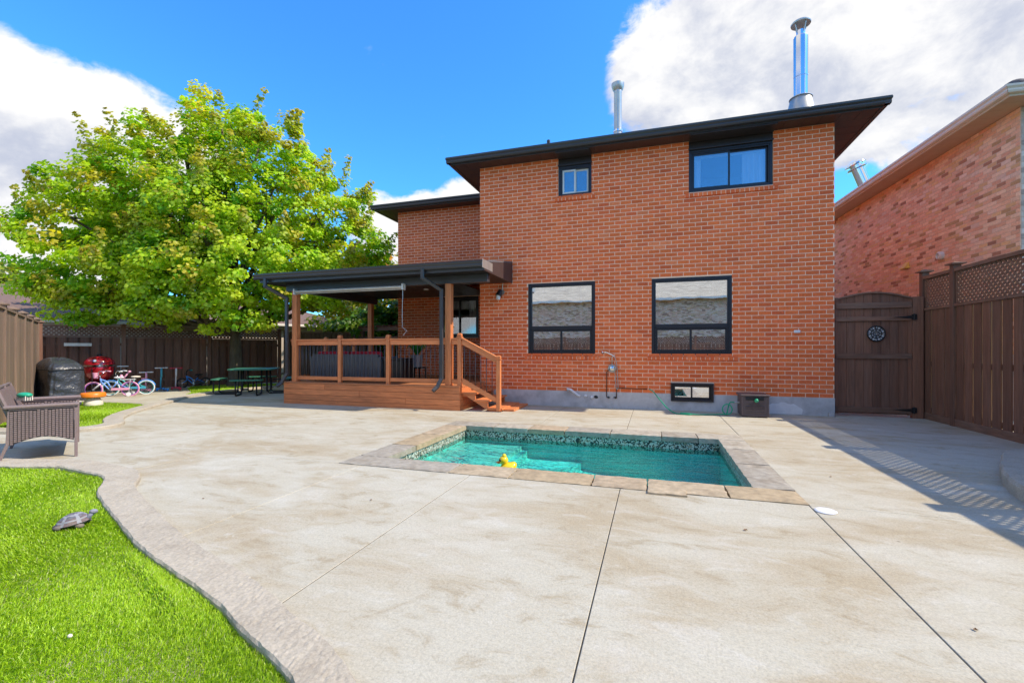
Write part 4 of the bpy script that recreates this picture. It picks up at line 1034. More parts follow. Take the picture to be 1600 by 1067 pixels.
for z in (1.90, .155):
    mb = MB().add([(4.30, GY - .045, z), (4.60, GY - .045, z - .028), (4.60, GY - .045, z + .028), (4.30, GY - .036, z), (4.60, GY - .036, z - .028), (4.60, GY - .036, z + .028)], [(0, 1, 2), (3, 5, 4), (0, 3, 4, 1), (1, 4, 5, 2), (2, 5, 3, 0)])
    mb.box(4.60, 4.68, GY - .05, GY - .036, z - .05, z + .05).tube([(4.635, GY - .055, z - .06), (4.635, GY - .055, z + .06)], .014, 8)
    mb.build('strap_hinge', M['metal_black'], gate)
MB().box(4.625, 4.79, GY - .03, GY + .07, -.02, 2.28).build('gate_jamb', M['fence'], gate, bevel=.004, segs=1)

def fence_run(name, label, A, B, H, mat, pitch, gap, lat=None, nposts=3, solid=True, cap=True, board_th=.018, alt=False, loc=None, step=0.0, side=1):
    """fence from A to B; visible face on the right-hand side of A->B times side"""
    A, B = Vector((*A, 0)), Vector((*B, 0)); U = (B - A).normalized(); L = (B - A).length; Nn = Vector((U.y, -U.x, 0)) * side
    t = thing(name, label, 'fence', tuple((A + B) / 2)); rot = math.atan2(U.y, U.x)
    top = H - (lat or 0)
    hm = M['fence_h'] if mat == 'fence' else M[mat]
    for k in range(nposts):
        q = A + U * (L * k / (nposts - 1)); post(t, q.x, q.y, H + .04, .11, .17, mat, rot)
    for k in range(nposts - 1):
        a, b = L * k / (nposts - 1) + .055, L * (k + 1) / (nposts - 1) - .055
        p0 = A + U * a; w = b - a
        MB().obox(p0 - Nn * .04 + Vector((0, 0, H - .04)), U * w, Nn * .09, (0, 0, .04)).build('top_rail', hm, t)
        if lat:
            MB().obox(p0 - Nn * .03 + Vector((0, 0, top - .04)), U * w, Nn * .07, (0, 0, .045)).build('lattice_rail', hm, t)
            lm = MB(); lattice(lm, p0 + Vector((0, 0, top)), U, w, H - .04 - top, lat * .36, .042, .008, Nn); lm.build('lattice', hm, t, kind='stuff')
        for z in (.25, top - .3):
            MB().obox(p0 - Nn * .045 + Vector((0, 0, z)), U * w, Nn * .038, (0, 0, .085)).build('back_rail', hm, t)
        n = int(round(w / pitch)); pp = w / n
        for i in range(n):
            gp = .055 if alt else gap
            MB().obox(p0 + U * (i * pp + gp / 2 + random.uniform(-.003, .003)) + Nn * .004 + Vector((0, 0, .03)), U * (pp - gp), Nn * board_th, (0, 0, top - .075)).build('board', M[mat], t)
            if alt: MB().obox(p0 + U * max(0, i * pp - .06) - Nn * .068 + Vector((0, 0, .03)), U * .12, Nn * board_th, (0, 0, top - .075)).build('rear_board', M[mat], t)
    return t
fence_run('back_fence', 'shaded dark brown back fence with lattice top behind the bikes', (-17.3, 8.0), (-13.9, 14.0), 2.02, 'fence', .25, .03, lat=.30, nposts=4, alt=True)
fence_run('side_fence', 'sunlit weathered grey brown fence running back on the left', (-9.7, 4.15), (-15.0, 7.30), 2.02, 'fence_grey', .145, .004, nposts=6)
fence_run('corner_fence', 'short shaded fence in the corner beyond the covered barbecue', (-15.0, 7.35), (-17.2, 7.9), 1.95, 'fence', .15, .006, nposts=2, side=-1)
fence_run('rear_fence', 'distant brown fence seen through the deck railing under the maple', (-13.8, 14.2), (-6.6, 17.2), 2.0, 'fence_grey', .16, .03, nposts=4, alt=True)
mb = MB().obox((-16.60, 8.70, 1.40), Vector((.49, .87, 0)) * .60, Vector((.87, -.49, 0)) * .03, (0, 0, .09)).build('white_plank', M['mushroom_white'])
tag(mb, 'narrow whitish plank fixed across the back fence above the covered barbecue', 'plank')

# ================================================================== DECK
deck = thing('timber_deck', 'reddish stained timber deck with railings and side steps', 'deck', (-6.2, 8.75, 0))
DX0, DX1, DY0, DY1, DZ = -8.55, -3.90, 8.74, 12.66, .52
n = 27; p = (DY1 - DY0 + .03) / n
for i in range(n):
    y = DY0 - .03 + i * p
    if y + p < FY - .02: MB().box(DX0, DX1, y + .003, y + p - .003, DZ - .03, DZ).build('deck_board', M['cedar_d'], deck, bevel=.003 if i == 0 else 0, segs=1)
    else: MB().box(DX0, HX0 - .015, y + .003, y + p - .003, DZ - .03, DZ).build('deck_board', M['cedar_d'], deck)
rows = [(0.0, .095), (.10, .222), (.227, .352), (.357, .487)]
for j, (a, b) in enumerate(rows):
    cuts = [DX0 + .01, [-7.0, -5.2, -6.4, -7.35][j], DX1 - .005]
    for u0, u1 in zip(cuts[:-1], cuts[1:]):
        MB().box(u0 + .002, u1 - .002, DY0 - .012 + random.uniform(-.002, .002), DY0 + .012, a, b).build('fascia_board', M['cedar'], deck, bevel=.003, segs=1)
    MB().box(DX0 + .0, DX0 + .024, DY0 + .014, DY1, a, b).build('fascia_board', M['cedar'], deck)
    MB().box(DX1 - .03, DX1 - .006, DY0 + .014, FY - .02, a, b).build('fascia_board', M['cedar'], deck)
MB().box(DX0 + .05, DX1 - .04, DY0 + .05, FY - .03, .0, DZ - .035).box(DX0 + .05, HX0 - .03, FY - .029, DY1 - .05, 0, DZ - .035).build('substructure', M['fence'], deck)
def newel(x, y, z0, z1, w=.088):
    o = MB().box(x - w / 2, x + w / 2, y - w / 2, y + w / 2, z0, z1 - .09).build('railing_post', M['cedar_v'], deck, bevel=.006, segs=1)
    mb = MB(); s = w / 2
    q = lambda k, z: [(x - s * k, y - s * k, z), (x + s * k, y - s * k, z), (x + s * k, y + s * k, z), (x - s * k, y + s * k, z)]
    L = q(1.25, z1 - .09) + q(1.25, z1 - .075) + q(.85, z1 - .07) + q(1.05, z1 - .045) + q(.95, z1 - .02) + q(.4, z1)
    mb.add(L, [(3, 2, 1, 0)] + [(4 * r + i, 4 * r + (i + 1) % 4, 4 * r + 4 + (i + 1) % 4, 4 * r + 4 + i) for r in range(5) for i in range(4)] + [(20, 21, 22, 23)])
    mb.build('post_finial', M['cedar_v'], o)
    return o
RY = 8.82
newel(-6.98, RY, DZ - .02, 1.63); newel(-5.69, RY, DZ - .02, 1.63); newel(-3.945, RY, DZ - .02, 1.64); newel(-3.07, RY, .02, 1.17)
for x, y in ((-8.45, 10.1), (-8.45, 11.3), (-7.9, 12.5)): newel(x, y, DZ - .02, 1.63)
baluster = MB().tube([(0, 0, 0), (0, 0, 1)], .0085, 8).mesh('baluster', M['metal_black'] if False else stdmat('pewter_metal', (.10, .10, .11), .45, .1, 8, metal=.4), smooth=True)
def bal(x, y, z0, z1):
    o = bpy.data.objects.new('baluster', baluster); COL.objects.link(o); o.parent = deck
    l = Vector(deck.location); o.location = (x - l.x, y - l.y, z0 - l.z); o.scale = (1, 1, z1 - z0)
def bay(x0, x1, y, nb):
    MB().box(x0, x1, y - .02, y + .02, 1.40, 1.50).build('rail', M['cedar'], deck, bevel=.004, segs=1)
    MB().box(x0, x1, y - .045, y + .045, 1.502, 1.54).build('rail_cap', M['cedar'], deck, bevel=.005, segs=1)
    MB().box(x0, x1, y - .02, y + .02, .575, .66).build('bottom_rail', M['cedar'], deck, bevel=.004, segs=1)
    for i in range(nb):
        x = x0 + (x1 - x0) * (i + .5) / nb; bal(x, y, .66, 1.40)
bay(-8.21, -7.03, RY, 11); bay(-6.93, -5.74, RY, 11); bay(-5.64, -4.27, RY, 13); bay(-4.13, -3.99, RY, 1)
def bay_y(x, y0, y1, nb):
    MB().box(x - .02, x + .02, y0, y1, 1.40, 1.50).build('rail', M['cedar'], deck); MB().box(x - .045, x + .045, y0, y1, 1.502, 1.54).build('rail_cap', M['cedar'], deck)
    MB().box(x - .02, x + .02, y0, y1, .575, .66).build('bottom_rail', M['cedar'], deck)
    for i in range(nb): bal(x, y0 + (y1 - y0) * (i + .5) / nb, .66, 1.40)
bay_y(-8.45, 8.90, 10.05, 9); bay_y(-8.45, 10.15, 11.25, 9)
# steps down to the right
sy0, sy1 = 8.80, 10.02
for x0, x1, z in ((-3.89, -3.56, .385), (-3.62, -3.28, .235), (-3.34, -2.98, .075)):
    MB().box(x0, x1, sy0, sy1, z - .035, z).build('stair_tread', M['cedar'], deck, bevel=.004, segs=1)
for y in (sy0 + .04, sy1 - .08):
    poly = [(-3.895, .345), (-3.60, .345), (-3.60, .198), (-3.32, .198), (-3.32, .038), (-3.02, .038), (-3.02, 0.0), (-3.28, 0.0), (-3.80, .30), (-3.895, .30)]
    mb = MB(); k = len(poly); mb.add([(x, y, z) for x, z in poly] + [(x, y + .038, z) for x, z in poly], [tuple(range(k - 1, -1, -1))] + [(i, (i + 1) % k, k + (i + 1) % k, k + i) for i in range(k)] + [tuple(range(k, 2 * k))])
    mb.build('stringer', M['cedar'], deck)
MB().beam((-3.90, RY, 1.46), (-3.115, RY, 1.06), .04, .10).build('stair_rail', M['cedar'], deck, bevel=.004, segs=1)
MB().beam((-3.90, RY, 1.53), (-3.115, RY, 1.13), .088, .035).build('stair_rail_cap', M['cedar'], deck, bevel=.004, segs=1)
MB().beam((-3.90, RY, .64), (-3.115, RY, .24), .04, .10).build('stair_rail', M['cedar'], deck, bevel=.004, segs=1)
for i in range(6):
    x = -3.84 + i * .125; k = (x + 3.90) / .785; bal(x, RY, .66 - .4 * k, 1.44 - .4 * k)
MB().box(-3.02, -2.78, 8.95, 10.05, .001, .05).build('stair_pad', M['cedar'], deck, bevel=.004, segs=1)

# patio roof
proof = thing('patio_roof', 'dark low pitched canopy on cedar posts over the timber deck', 'canopy', (-6, 8.8, 0))
def slopez(y): return 3.055 + .17 * (y - 8.30)
RX0, RX1 = -8.86, -3.20
def slab_poly(poly, zf, th):
    n = len(poly); mb = MB()
    mb.add([(x, y, zf(y) - th) for x, y in poly] + [(x, y, zf(y)) for x, y in poly], [(i, (i + 1) % n, n + (i + 1) % n, n + i) for i in range(n)] + [tuple(range(n, 2 * n)), tuple(range(n - 1, -1, -1))]); return mb
slab_poly([(RX0, 8.27), (RX1, 8.27), (RX1, FY - .012), (HX0 - .012, FY - .012), (HX0 - .012, WY - .012), (RX0, WY - .012)], slopez, .03).build('roof_deck', M['shingle'], proof)
# ceiling boards
mb = MB(); n = 14
for i in range(n):
    a = RX0 + .04 + (RX1 - RX0 - .08) * i / n; b = RX0 + .04 + (RX1 - RX0 - .08) * (i + 1) / n
    y1 = FY - .02 if b > HX0 - .02 else 12.25
    mb.box(a + .003, b - .003, 8.36, y1, 2.875, 2.89)
mb.build('ceiling_panels', M['metal_black'], proof)
mb = MB(); mb.box(RX0, RX1, 8.335, 8.355, 2.86, 3.045)
mb.build('fascia', M['gutter'], proof)
mb = MB()
for x in (RX0, RX1 - .02):
    yb = FY - .012 if x > -5 else WY - .3
    mb.add([(x, 8.357, 2.86), (x + .02, 8.357, 2.86), (x + .02, yb, 2.86), (x, yb, 2.86), (x, 8.357, slopez(8.357) - .032), (x + .02, 8.357, slopez(8.357) - .032), (x + .02, yb, slopez(yb) - .032), (x, yb, slopez(yb) - .032)],
           [(0, 3, 2, 1), (4, 5, 6, 7), (0, 1, 5, 4), (1, 2, 6, 5), (2, 3, 7, 6), (3, 0, 4, 7)])
mb.build('gable_fascia', M['soffit'], proof)
mb = MB(); zg = 2.925; prof = [(0, 0), (-.075, .0), (-.09, .03), (-.085, .06), (-.115, .09), (-.118, .125), (-.105, .125), (-.10, .10), (0, .10)]; k = len(prof)
vs = [(RX0 - .1, 8.33 + a, zg + b) for a, b in prof] + [(RX1 - .0, 8.33 + a, zg + b) for a, b in prof]
mb.add(vs, [(i, k + i, k + (i + 1) % k, (i + 1) % k) for i in range(k)] + [tuple(range(k)), tuple(range(2 * k - 1, k - 1, -1))]); mb.build('gutter', M['gutter'], proof)
MB().box(RX1 - .004, RX1 + .003, 8.22, 8.80, 2.90, 3.07).build('gutter_end_cap', M['galv'], proof)
MB().box(-8.5, -3.30, 8.76, 8.90, 2.70, 2.872).build('beam', M['gutter'], proof, bevel=.005, segs=1)
MB().box(-8.4, -8.26, 8.905, 12.2, 2.70, 2.872).build('beam', M['gutter'], proof)
for x, y in ((-8.26, 8.83), (-4.20, 8.83), (-8.30, 11.9)):
    MB().box(x - .068, x + .068, y - .068, y + .068, DZ, 2.70).build('roof_post', M['cedar_v'], proof, bevel=.006, segs=1)
mb = MB().tube([(-8.15, 8.70, 2.67), (-5.25, 8.70, 2.67)], .045, 14).tube([(-8.15, 8.70, 2.615), (-5.25, 8.70, 2.615)], .012, 8)
sh_ = mb.build('rolled_screen', M['galv'], proof, smooth=True, auto=40)
MB().box(-8.18, -8.15, 8.64, 8.76, 2.60, 2.73).box(-5.25, -5.22, 8.64, 8.76, 2.60, 2.73).build('screen_bracket', M['white_vinyl'], sh_)
MB().tube([(-5.24, 8.68, 2.62), (-5.25, 8.67, 2.0), (-5.24, 8.66, 1.78), (-5.12, 8.64, 1.70), (-5.21, 8.64, 1.60)], .0065, 8).build('crank_handle', M['galv'], sh_, smooth=True, auto=60)
for x, y in ((-7.4, 9.8), (-5.7, 10.6)):
    MB().lathe([(0, 0), (.07, 0), (.065, .012), (0, .012)], (x, y, 2.874), 18, axis=(0, 0, -1)).build('ceiling_light', M['white_vinyl'], proof, smooth=True, auto=40)
def downspout(pts, label=None):
    mb = MB()
    for a, b in zip(pts[:-1], pts[1:]):
        d = (Vector(b) - Vector(a)).normalized() * .028
        mb.beam(Vector(a) - d, Vector(b) + d, .075, .058, up=(0, 1, .01))
    o = mb.build('downspout', M['gutter'], proof, bevel=.008, segs=1)
    m2 = MB()
    for z in (1.0,):
        x, y = pts[2][0], pts[2][1]; m2.box(x - .046, x + .046, y - .036, y + .036, z, z + .03)
    m2.build('downspout_strap', M['gutter'], o)
downspout([(-8.62, 8.26, 2.92), (-8.62, 8.26, 2.76), (-8.38, 8.66, 2.52), (-8.38, 8.66, .72), (-8.46, 8.58, .50), (-8.50, 8.50, .44)])
downspout([(-4.53, 8.26, 2.92), (-4.53, 8.26, 2.76), (-4.30, 8.66, 2.55), (-4.30, 8.66, .68), (-4.36, 8.58, .50), (-4.40, 8.50, .44)])

# deck furniture
sofa = thing('outdoor_sofa', 'dark grey wicker sofa with red cushions behind the deck railing', 'sofa', (-7.2, 9.4, DZ))
for x0, x1 in ((-8.12, -7.18), (-7.17, -6.24)):
    mb = MB(); k = 26
    for i in range(k):
        a = x0 + (x1 - x0) * i / k; mb.box(a + .001, a + (x1 - x0) / k - .003, 9.22 - .004 * (i % 2), 9.30, DZ + .06, DZ + .66)
    mb.build('backrest', M['grey_wicker'], sofa)
    MB().box(x0 + .03, x1 - .03, 9.34, 9.50, DZ + .40, DZ + .73).build('back_cushion', M['cushion_red'], sofa, smooth=True, bevel=.05, segs=3)
    MB().box(x0 + .02, x1 - .02, 9.45, 10.0, DZ + .31, DZ + .43).build('seat_cushion', M['cushion_red'], sofa, smooth=True, bevel=.04, segs=3)
    MB().box(x0 + .01, x1 - .01, 9.31, 10.02, DZ + .08, DZ + .30).build('seat_base', M['grey_wicker'], sofa, bevel=.01)
for x in (-8.16, -6.23): MB().box(x - .03, x + .05, 9.22, 10.02, DZ + .06, DZ + .60).build('arm', M['grey_wicker'], sofa, bevel=.02)
for x in (-8.1, -6.3):
    for y in (9.3, 9.95): MB().box(x - .02, x + .02, y - .02, y + .02, DZ, DZ + .08).build('leg', M['metal_black'], sofa)
bx_ = thing('storage_box', 'black resin storage box at the end of the grey sofa', 'storage box', (-5.85, 9.5, DZ))
MB().box(-6.12, -5.62, 9.3, 9.8, DZ, DZ + .52).build('body', M['metal_black'], bx_, bevel=.015); MB().box(-6.14, -5.60, 9.28, 9.82, DZ + .52, DZ + .57).build('lid', M['metal_black'], bx_, bevel=.015)
pl_ = thing('potted_plant', 'broad leaved green plant in grey pot by the deck window wall', 'plant', (-5.9, 10.6, DZ))
MB().lathe([(0, 0), (.13, 0), (.17, .3), (.18, .32), (.15, .32), (.14, .27), (0, .27)], (-5.95, 10.55, DZ + .32), 18).build('pot', M['galv'], pl_, smooth=True, auto=40)
MB().box(-6.15, -5.75, 10.35, 10.75, DZ + .28, DZ + .32).box(-6.13, -6.10, 10.37, 10.40, DZ, DZ + .28).box(-5.80, -5.77, 10.37, 10.40, DZ, DZ + .28).box(-6.13, -6.10, 10.70, 10.73, DZ, DZ + .28).box(-5.80, -5.77, 10.70, 10.73, DZ, DZ + .28).build('plant_stand', M['metal_black'], pl_)
mb = MB(); r = random.Random(4)
for i in range(16):
    a = i * 2.4; l = r.uniform(.3, .5); w = .05; b = Vector((-5.95, 10.55, DZ + .6)); d = Vector((math.cos(a), math.sin(a), 0)); sd = Vector((-d.y, d.x, 0))
    pts = [b + d * (l * t * .7) + Vector((0, 0, l * (1.3 * t - .9 * t * t * r.uniform(.3, 1)))) for t in (0, .35, .7, 1)]
    ws = [.01, w, w * .8, .005]
    tint = (.03 + .02 * r.random(), .24 + .1 * r.random(), .05)
    vs = []
    for q, ww in zip(pts, ws): vs += [q - sd * ww, q + sd * ww]
    mb.add(vs, [(0, 1, 3, 2), (2, 3, 5, 4), (4, 5, 7, 6)], tint)
mb.build('leaves', M['leaf'], pl_)

# ================================================================== THINGS BY THE WALL
hb = thing('hose_reel_box', 'brown resin hose reel box against the house wall', 'hose box', (1.83, 9.85, 0))
MB().box(1.60, 2.07, 9.56, 10.02, .02, .40).build('body', M['dark_box'], hb, bevel=.012)
MB().box(1.575, 2.09, 9.535, 10.05, .40, .435).build('lid', M['dark_box'], hb, bevel=.014)
MB().box(1.67, 1.98, 9.548, 9.559, .325, .385).build('slot', M['rubber'], hb)
mb = MB()
for s_ in (-1, 1):
    for i in range(4):
        x = 1.83 + s_ * .015; mb.beam((x, 9.553, .10 + i * .055), (x + s_ * .15, 9.553, .04 + i * .055 + .06), .008, .014, up=(0, 1, 0)); mb.beam((x + s_ * (.15 - .04 * i) if i < 3 else x + s_ * .03, 9.553, .18), (x, 9.553, .29 - .03 * i), .008, .012, up=(0, 1, 0))
mb.box(1.825, 1.835, 9.550, 9.559, .06, .32).box(1.60, 2.07, 9.545, 9.559, .02, .05).box(1.60, 1.63, 9.545, 9.559, .05, .395).box(2.04, 2.07, 9.545, 9.559, .05, .395)
mb.build('door_moulding', M['dark_box'], hb, bevel=.003, segs=1)
MB().lathe([(0, 0), (.02, 0), (.035, .05), (.03, .07), (0, .08)], (1.86, 9.54, .345), 14, axis=(-.4, -1, -.4)).build('hose_nozzle', M['hose_green'], hb, smooth=True, auto=50)
def spline(pts, n=10):
    P = [Vector(p) for p in pts]; out = []
    for i in range(len(P) - 1):
        p0 = P[max(i - 1, 0)]; p1 = P[i]; p2 = P[i + 1]; p3 = P[min(i + 2, len(P) - 1)]
        for k in range(n):
            t = k / n; out.append(0.5 * ((2 * p1) + (p2 - p0) * t + (2 * p0 - 5 * p1 + 4 * p2 - p3) * t * t + (3 * p1 - p0 - 3 * p2 + p3) * t ** 3))
    out.append(P[-1]); return out
loop = [(1.37 + .085 * math.cos(a), 9.70 + .02 * a / 6, .12 + .10 * math.sin(a)) for a in np.linspace(-1.9, 4.6, 14)]
hose = spline([(-.10, 10.14, .44), (-.02, 10.08, .40), (.10, 9.97, .26), (.25, 9.80, .10), (.38, 9.66, .02), (.50, 9.55, .012), (.66, 9.50, .012), (.70, 9.56, .014), (.58, 9.60, .014), (.50, 9.56, .03), (.62, 9.52, .034), (.80, 9.55, .015), (1.0, 9.62, .013), (1.18, 9.68, .015)] + loop + [(1.42, 9.76, .24), (1.52, 9.78, .25)], 6)
t = thing('garden_hose', 'green garden hose looping from the wall tap to the brown hose box', 'hose', (.7, 9.6, 0))
MB().tube(hose, .012, 8).build('hose', M['hose_green'], t, smooth=True)
MB().tube([(1.51, 9.78, .25), (1.57, 9.78, .255)], .018, 8).tube([(1.575, 9.78, .255), (1.60, 9.78, .255)], .024, 8).build('coupling', M['galv'], t, smooth=True, auto=50)
sw = thing('outdoor_shower', 'chrome outdoor shower pipework and hand shower on the brick wall', 'shower', (-.88, 10.15, .6))
wy = FY - .03
MB().tube([(-1.005, wy, .24), (-1.0, wy, .80), (-.93, wy - .02, .86)], .0085, 8).tube([(-.79, wy, .24), (-.79, wy, .46)], .0085, 8).tube([(-.79, wy + .005, .445), (-.14, wy + .005, .435)], .0085, 8).build('copper_pipe', M['bark'] if False else stdmat('aged_copper', (.12, .06, .04), .5, .2, 10, metal=.6), sw, smooth=True)
MB().lathe([(.058, 0), (.085, 0), (.092, .012), (.085, .025), (.06, .028), (.055, .012)], (-.885, wy + .01, .875), 26, axis=(0, -1, 0)).build('mixer_ring', M['galv'], sw, smooth=True, auto=50)
MB().lathe([(0, .0), (.057, .0), (.05, .03), (.02, .045), (0, .045)], (-.885, wy + .01, .875), 20, axis=(0, -1, 0)).build('mixer_dial', M['steel'], sw, smooth=True, auto=50)
MB().tube([(-.885, wy - .01, .96), (-.885, wy - .015, 1.12), (-.85, wy - .03, 1.16)], .011, 8).build('riser', M['steel'], sw, smooth=True)
MB().tube([(-.84, wy - .03, 1.15), (-.98, wy - .06, 1.22), (-1.05, wy - .08, 1.24)], [.013, .015, .02], 10).lathe([(0, 0), (.04, .0), (.045, .02), (.03, .035), (0, .04)], (-1.075, wy - .10, 1.235), 16, axis=(-.7, -.3, -.5)).build('hand_shower', M['steel'], sw, smooth=True, auto=50)
MB().tube(spline([(-.84, wy - .03, 1.14), (-.79, wy - .02, 1.0), (-.765, wy - .015, .7), (-.755, wy - .012, .46), (-.775, wy - .012, .42), (-.80, wy - .012, .48), (-.815, wy - .012, .70), (-.835, wy - .012, .88)], 6), .0075, 8).build('shower_hose', M['galv'], sw, smooth=True)
for x in (-.96, -.81): MB().tube([(x - .04, FY - .02, .235), (x + .03, FY - .05, .235)], .012, 8).tube([(x, FY - .06, .26), (x, FY - .06, .21)], .009, 6).build('tap', M['rubber'], sw, smooth=True)
mb = MB().box(3.22, 3.31, 10.12, 10.18, 0, .075); tag(mb.build('concrete_block', M['parging'], bevel=.01), 'small grey concrete chunk at the foot of the house corner by the gate', 'block')

# rubber duck
duck = thing('rubber_duck', 'yellow rubber duck floating by the near pool edge', 'duck', (-1.62, 5.02, WL))
mb = MB()
prof = []
body = MB().blob((0, 0, .055), (.088, .068, .062), n=20, m=12)
body.v = [(x, y, z + (max(0, x - .03) * .55 if x > .03 else 0)) for x, y, z in body.v]
body.build('body', M['duck_yellow'], duck, smooth=True, local=True)
hd_ = MB().blob((-.038, 0, .142), (.045, .042, .045), n=18, m=12).blob((-.028, 0, .185), (.022, .026, .022), n=10, m=8).build('head', M['duck_yellow'], duck, smooth=True, local=True)
MB().blob((-.088, 0, .132), (.026, .022, .008), n=10, m=6).blob((-.084, 0, .121), (.02, .018, .006), n=10, m=6).build('beak', M['orange_plastic'], hd_, smooth=True, local=True)
for s_ in (-1, 1):
    MB().blob((-.072, s_ * .022, .152), (.012, .013, .012), n=10, m=6).build('sunglasses_lens', M['rubber'], hd_, smooth=True, local=True)
    MB().blob((.015, s_ * .060, .065), (.042, .012, .028), n=12, m=8).build('wing', M['duck_yellow'], duck, smooth=True, local=True)
duck.rotation_euler = (0, rad(-6), rad(20)); duck.scale = (1.18, 1.18, 1.18)

# turtle ornament
tt = thing('turtle_ornament', 'grey purple stone turtle ornament sitting on the bright turf', 'turtle', (-3.97, 2.13, .018), rad(42)); tt.scale = (.80, .80, .80)
mb = MB(); n, m = 24, 10; b = 0
for i in range(m + 1):
    th = math.pi / 2 * i / m
    for k in range(n):
        a = 2 * math.pi * k / n; w = 1 + .035 * math.cos(6 * a) * math.sin(3 * th)
        flare = 1.10 if i == m else 1.0
        mb.v.append((.115 * math.sin(th) * math.cos(a) * w * flare, .088 * math.sin(th) * math.sin(a) * w * flare, .035 + .085 * math.cos(th) * (1 - .04 * math.cos(6 * a)) + .02 * math.sin(th) * math.cos(a)))
for i in range(m):
    for k in range(n):
        k2 = (k + 1) % n; col = (.15, .15, .185) if i < 6 else (.18, .13, .155)
        if (k % 4 == 0 and i > 1) or i in (3, 7): col = (.31, .32, .37)
        elif (i + k) % 3 == 0: col = tuple(c * .75 for c in col)
        mb.f.append((i * n + k, (i + 1) * n + k, (i + 1) * n + k2, i * n + k2)); mb.c.append(col)
mb.build('shell', M['stone'], tt, local=True, smooth=True, auto=60)
MB().blob((0, 0, .03), (.095, .07, .022), col=(.34, .28, .18)).build('plastron', M['stone'], tt, smooth=True, local=True)
MB().blob((.145, 0, .115), (.032, .022, .022), col=(.25, .26, .34)).tube([(.09, 0, .05), (.12, 0, .08), (.14, 0, .11)], [.024, .018, .018], 10, col=(.25, .26, .34)).build('head', M['stone'], tt, smooth=True, local=True)
for x, y, r1 in ((.075, .075, 0), (.075, -.075, 0), (-.075, .07, 1), (-.075, -.07, 1)):
    MB().blob((x, y, .02), (.034, .022, .02), warp=.1, col=(.15, .13, .12)).build('flipper', M['stone'], tt, smooth=True, local=True)
MB().tube([(-.10, 0, .03), (-.14, 0, .012)], [.014, .004], 8, col=(.15, .13, .12)).build('tail', M['stone'], tt, smooth=True, local=True)
peb = MB().blob((-2.44, 1.30, .03), (.012, .009, .008), n=8, m=6).build('pebble', M['mushroom_white'], smooth=True); tag(peb, 'tiny white pebble lying on the foreground turf', 'pebble')

# wicker loveseat
seat = thing('wicker_loveseat', 'dark brown wicker loveseat at the left frame edge seen from its arm', 'loveseat', (-6.62, 3.62, 0), math.atan2(.49, -.87))
# local x along its width (away from us), local y: towards the back (behind); seat faces -y
SWd = 1.22; back = -1   # facing: world (.45,.89) ; local +y = world (-.49,-.87)
def wk(name, fn, mat='wicker', **k): mb = MB(); fn(mb); return mb.build(name, M[mat], seat, local=True, **k)
def weave(mb, o, du, dv, nu, nv, th, nrm):
    """woven panel: short over-under strands proud of a dark backing"""
    o, du, dv, nrm = Vector(o), Vector(du), Vector(dv), Vector(nrm).normalized()
    eu, ev = du / nu, dv / nv
    for i in range(nu):
        for j in range(nv):
            if (i % 2 == 0) : a, b = .06, .74
            else: a, b = .06, .74
            sh = 0 if i % 2 == 0 else .5
            p = o + eu * (i + .10) + ev * (j + a + sh)
            if j + sh + b > nv: continue
            mb.obox(p, eu * .80, ev * (b - a + .16), nrm * th)
for x in (0.0, SWd - .06):
    legF = wk('leg', lambda mb: mb.tube([(x + .03, .03, 0), (x + .03, .03, .62)], .021, 4), bevel=.004)
    legB = wk('leg', lambda mb: mb.tube([(x + .03, .66, 0), (x + .03, .585, .22), (x + .03, .57, .60)], .021, 4), bevel=.004)
    def panel(mb, x=x):
        n = 14; pts = []
        low = [.20 + .075 * math.sin(math.pi * k / n) for k in range(n + 1)]
        for k in range(n):
            y0, y1 = .05 + .52 * k / n, .05 + .52 * (k + 1) / n
            mb.add([(x + .015, y0, low[k]), (x + .015, y1, low[k + 1]), (x + .045, y1, low[k + 1]), (x + .045, y0, low[k]), (x + .015, y0, .60), (x + .015, y1, .60), (x + .045, y1, .60), (x + .045, y0, .60)],
                   [(0, 1, 2, 3), (7, 6, 5, 4), (4, 5, 1, 0), (6, 7, 3, 2), (5, 6, 2, 1), (7, 4, 0, 3)])
    wk('arm_panel', panel, 'wicker_dark')
    def wv(mb, x=x):
        nu = 17
        for i in range(nu):
            y = .055 + .515 * i / nu; w = .515 / nu; z0 = .205 + .075 * math.sin(math.pi * (i + .5) / nu)
            nv = int((.60 - z0) / .022)
            for j in range(nv):
                z = z0 + j * .022 + (.011 if i % 2 else 0)
                if z + .018 > .605: continue
                for xo, xs in ((x + .008, .008), (x + .044, .008)): mb.box(xo, xo + xs, y + .003, y + w * .86, z, z + .0165)
        mb.box(x + .004, x + .056, .05, .575, .600, .612)
    wk('arm_weave', wv)
    wk('armrest', lambda mb: mb.obox((x - .012, .0, .615), (.085, 0, 0), (0, .62, .0), (0, 0, .038)), bevel=.012)
wk('apron', lambda mb: mb.box(.06, SWd - .06, .03, .06, .22, .36).box(.06, SWd - .06, .56, .59, .22, .36))
wk('seat_base', lambda mb: mb.box(.06, SWd - .06, .04, .58, .33, .365))
for a, b in ((.05, .595), (.625, SWd - .05)):
    def bk(mb, a=a, b=b):
        mb.obox((a, .50, .36), (b - a, 0, 0), (0, .15, .47), (0, .035, -.008))
        weave(mb, (a, .498, .37), (b - a, 0, 0), (0, .148, .455), 18, 20, .007, (0, -.47, .15)); weave(mb, (a, .540, .37), (b - a, 0, 0), (0, .148, .455), 18, 20, .007, (0, .47, -.15))
        mb.tube([(a, .50, .36), (a, .675, .85), (b, .675, .85), (b, .50, .36)], .022, 6)
    wk('backrest', bk)
wk('seat_cushion', lambda mb: mb.box(.07, SWd - .07, .02, .50, .367, .44), 'wicker', bevel=.03)
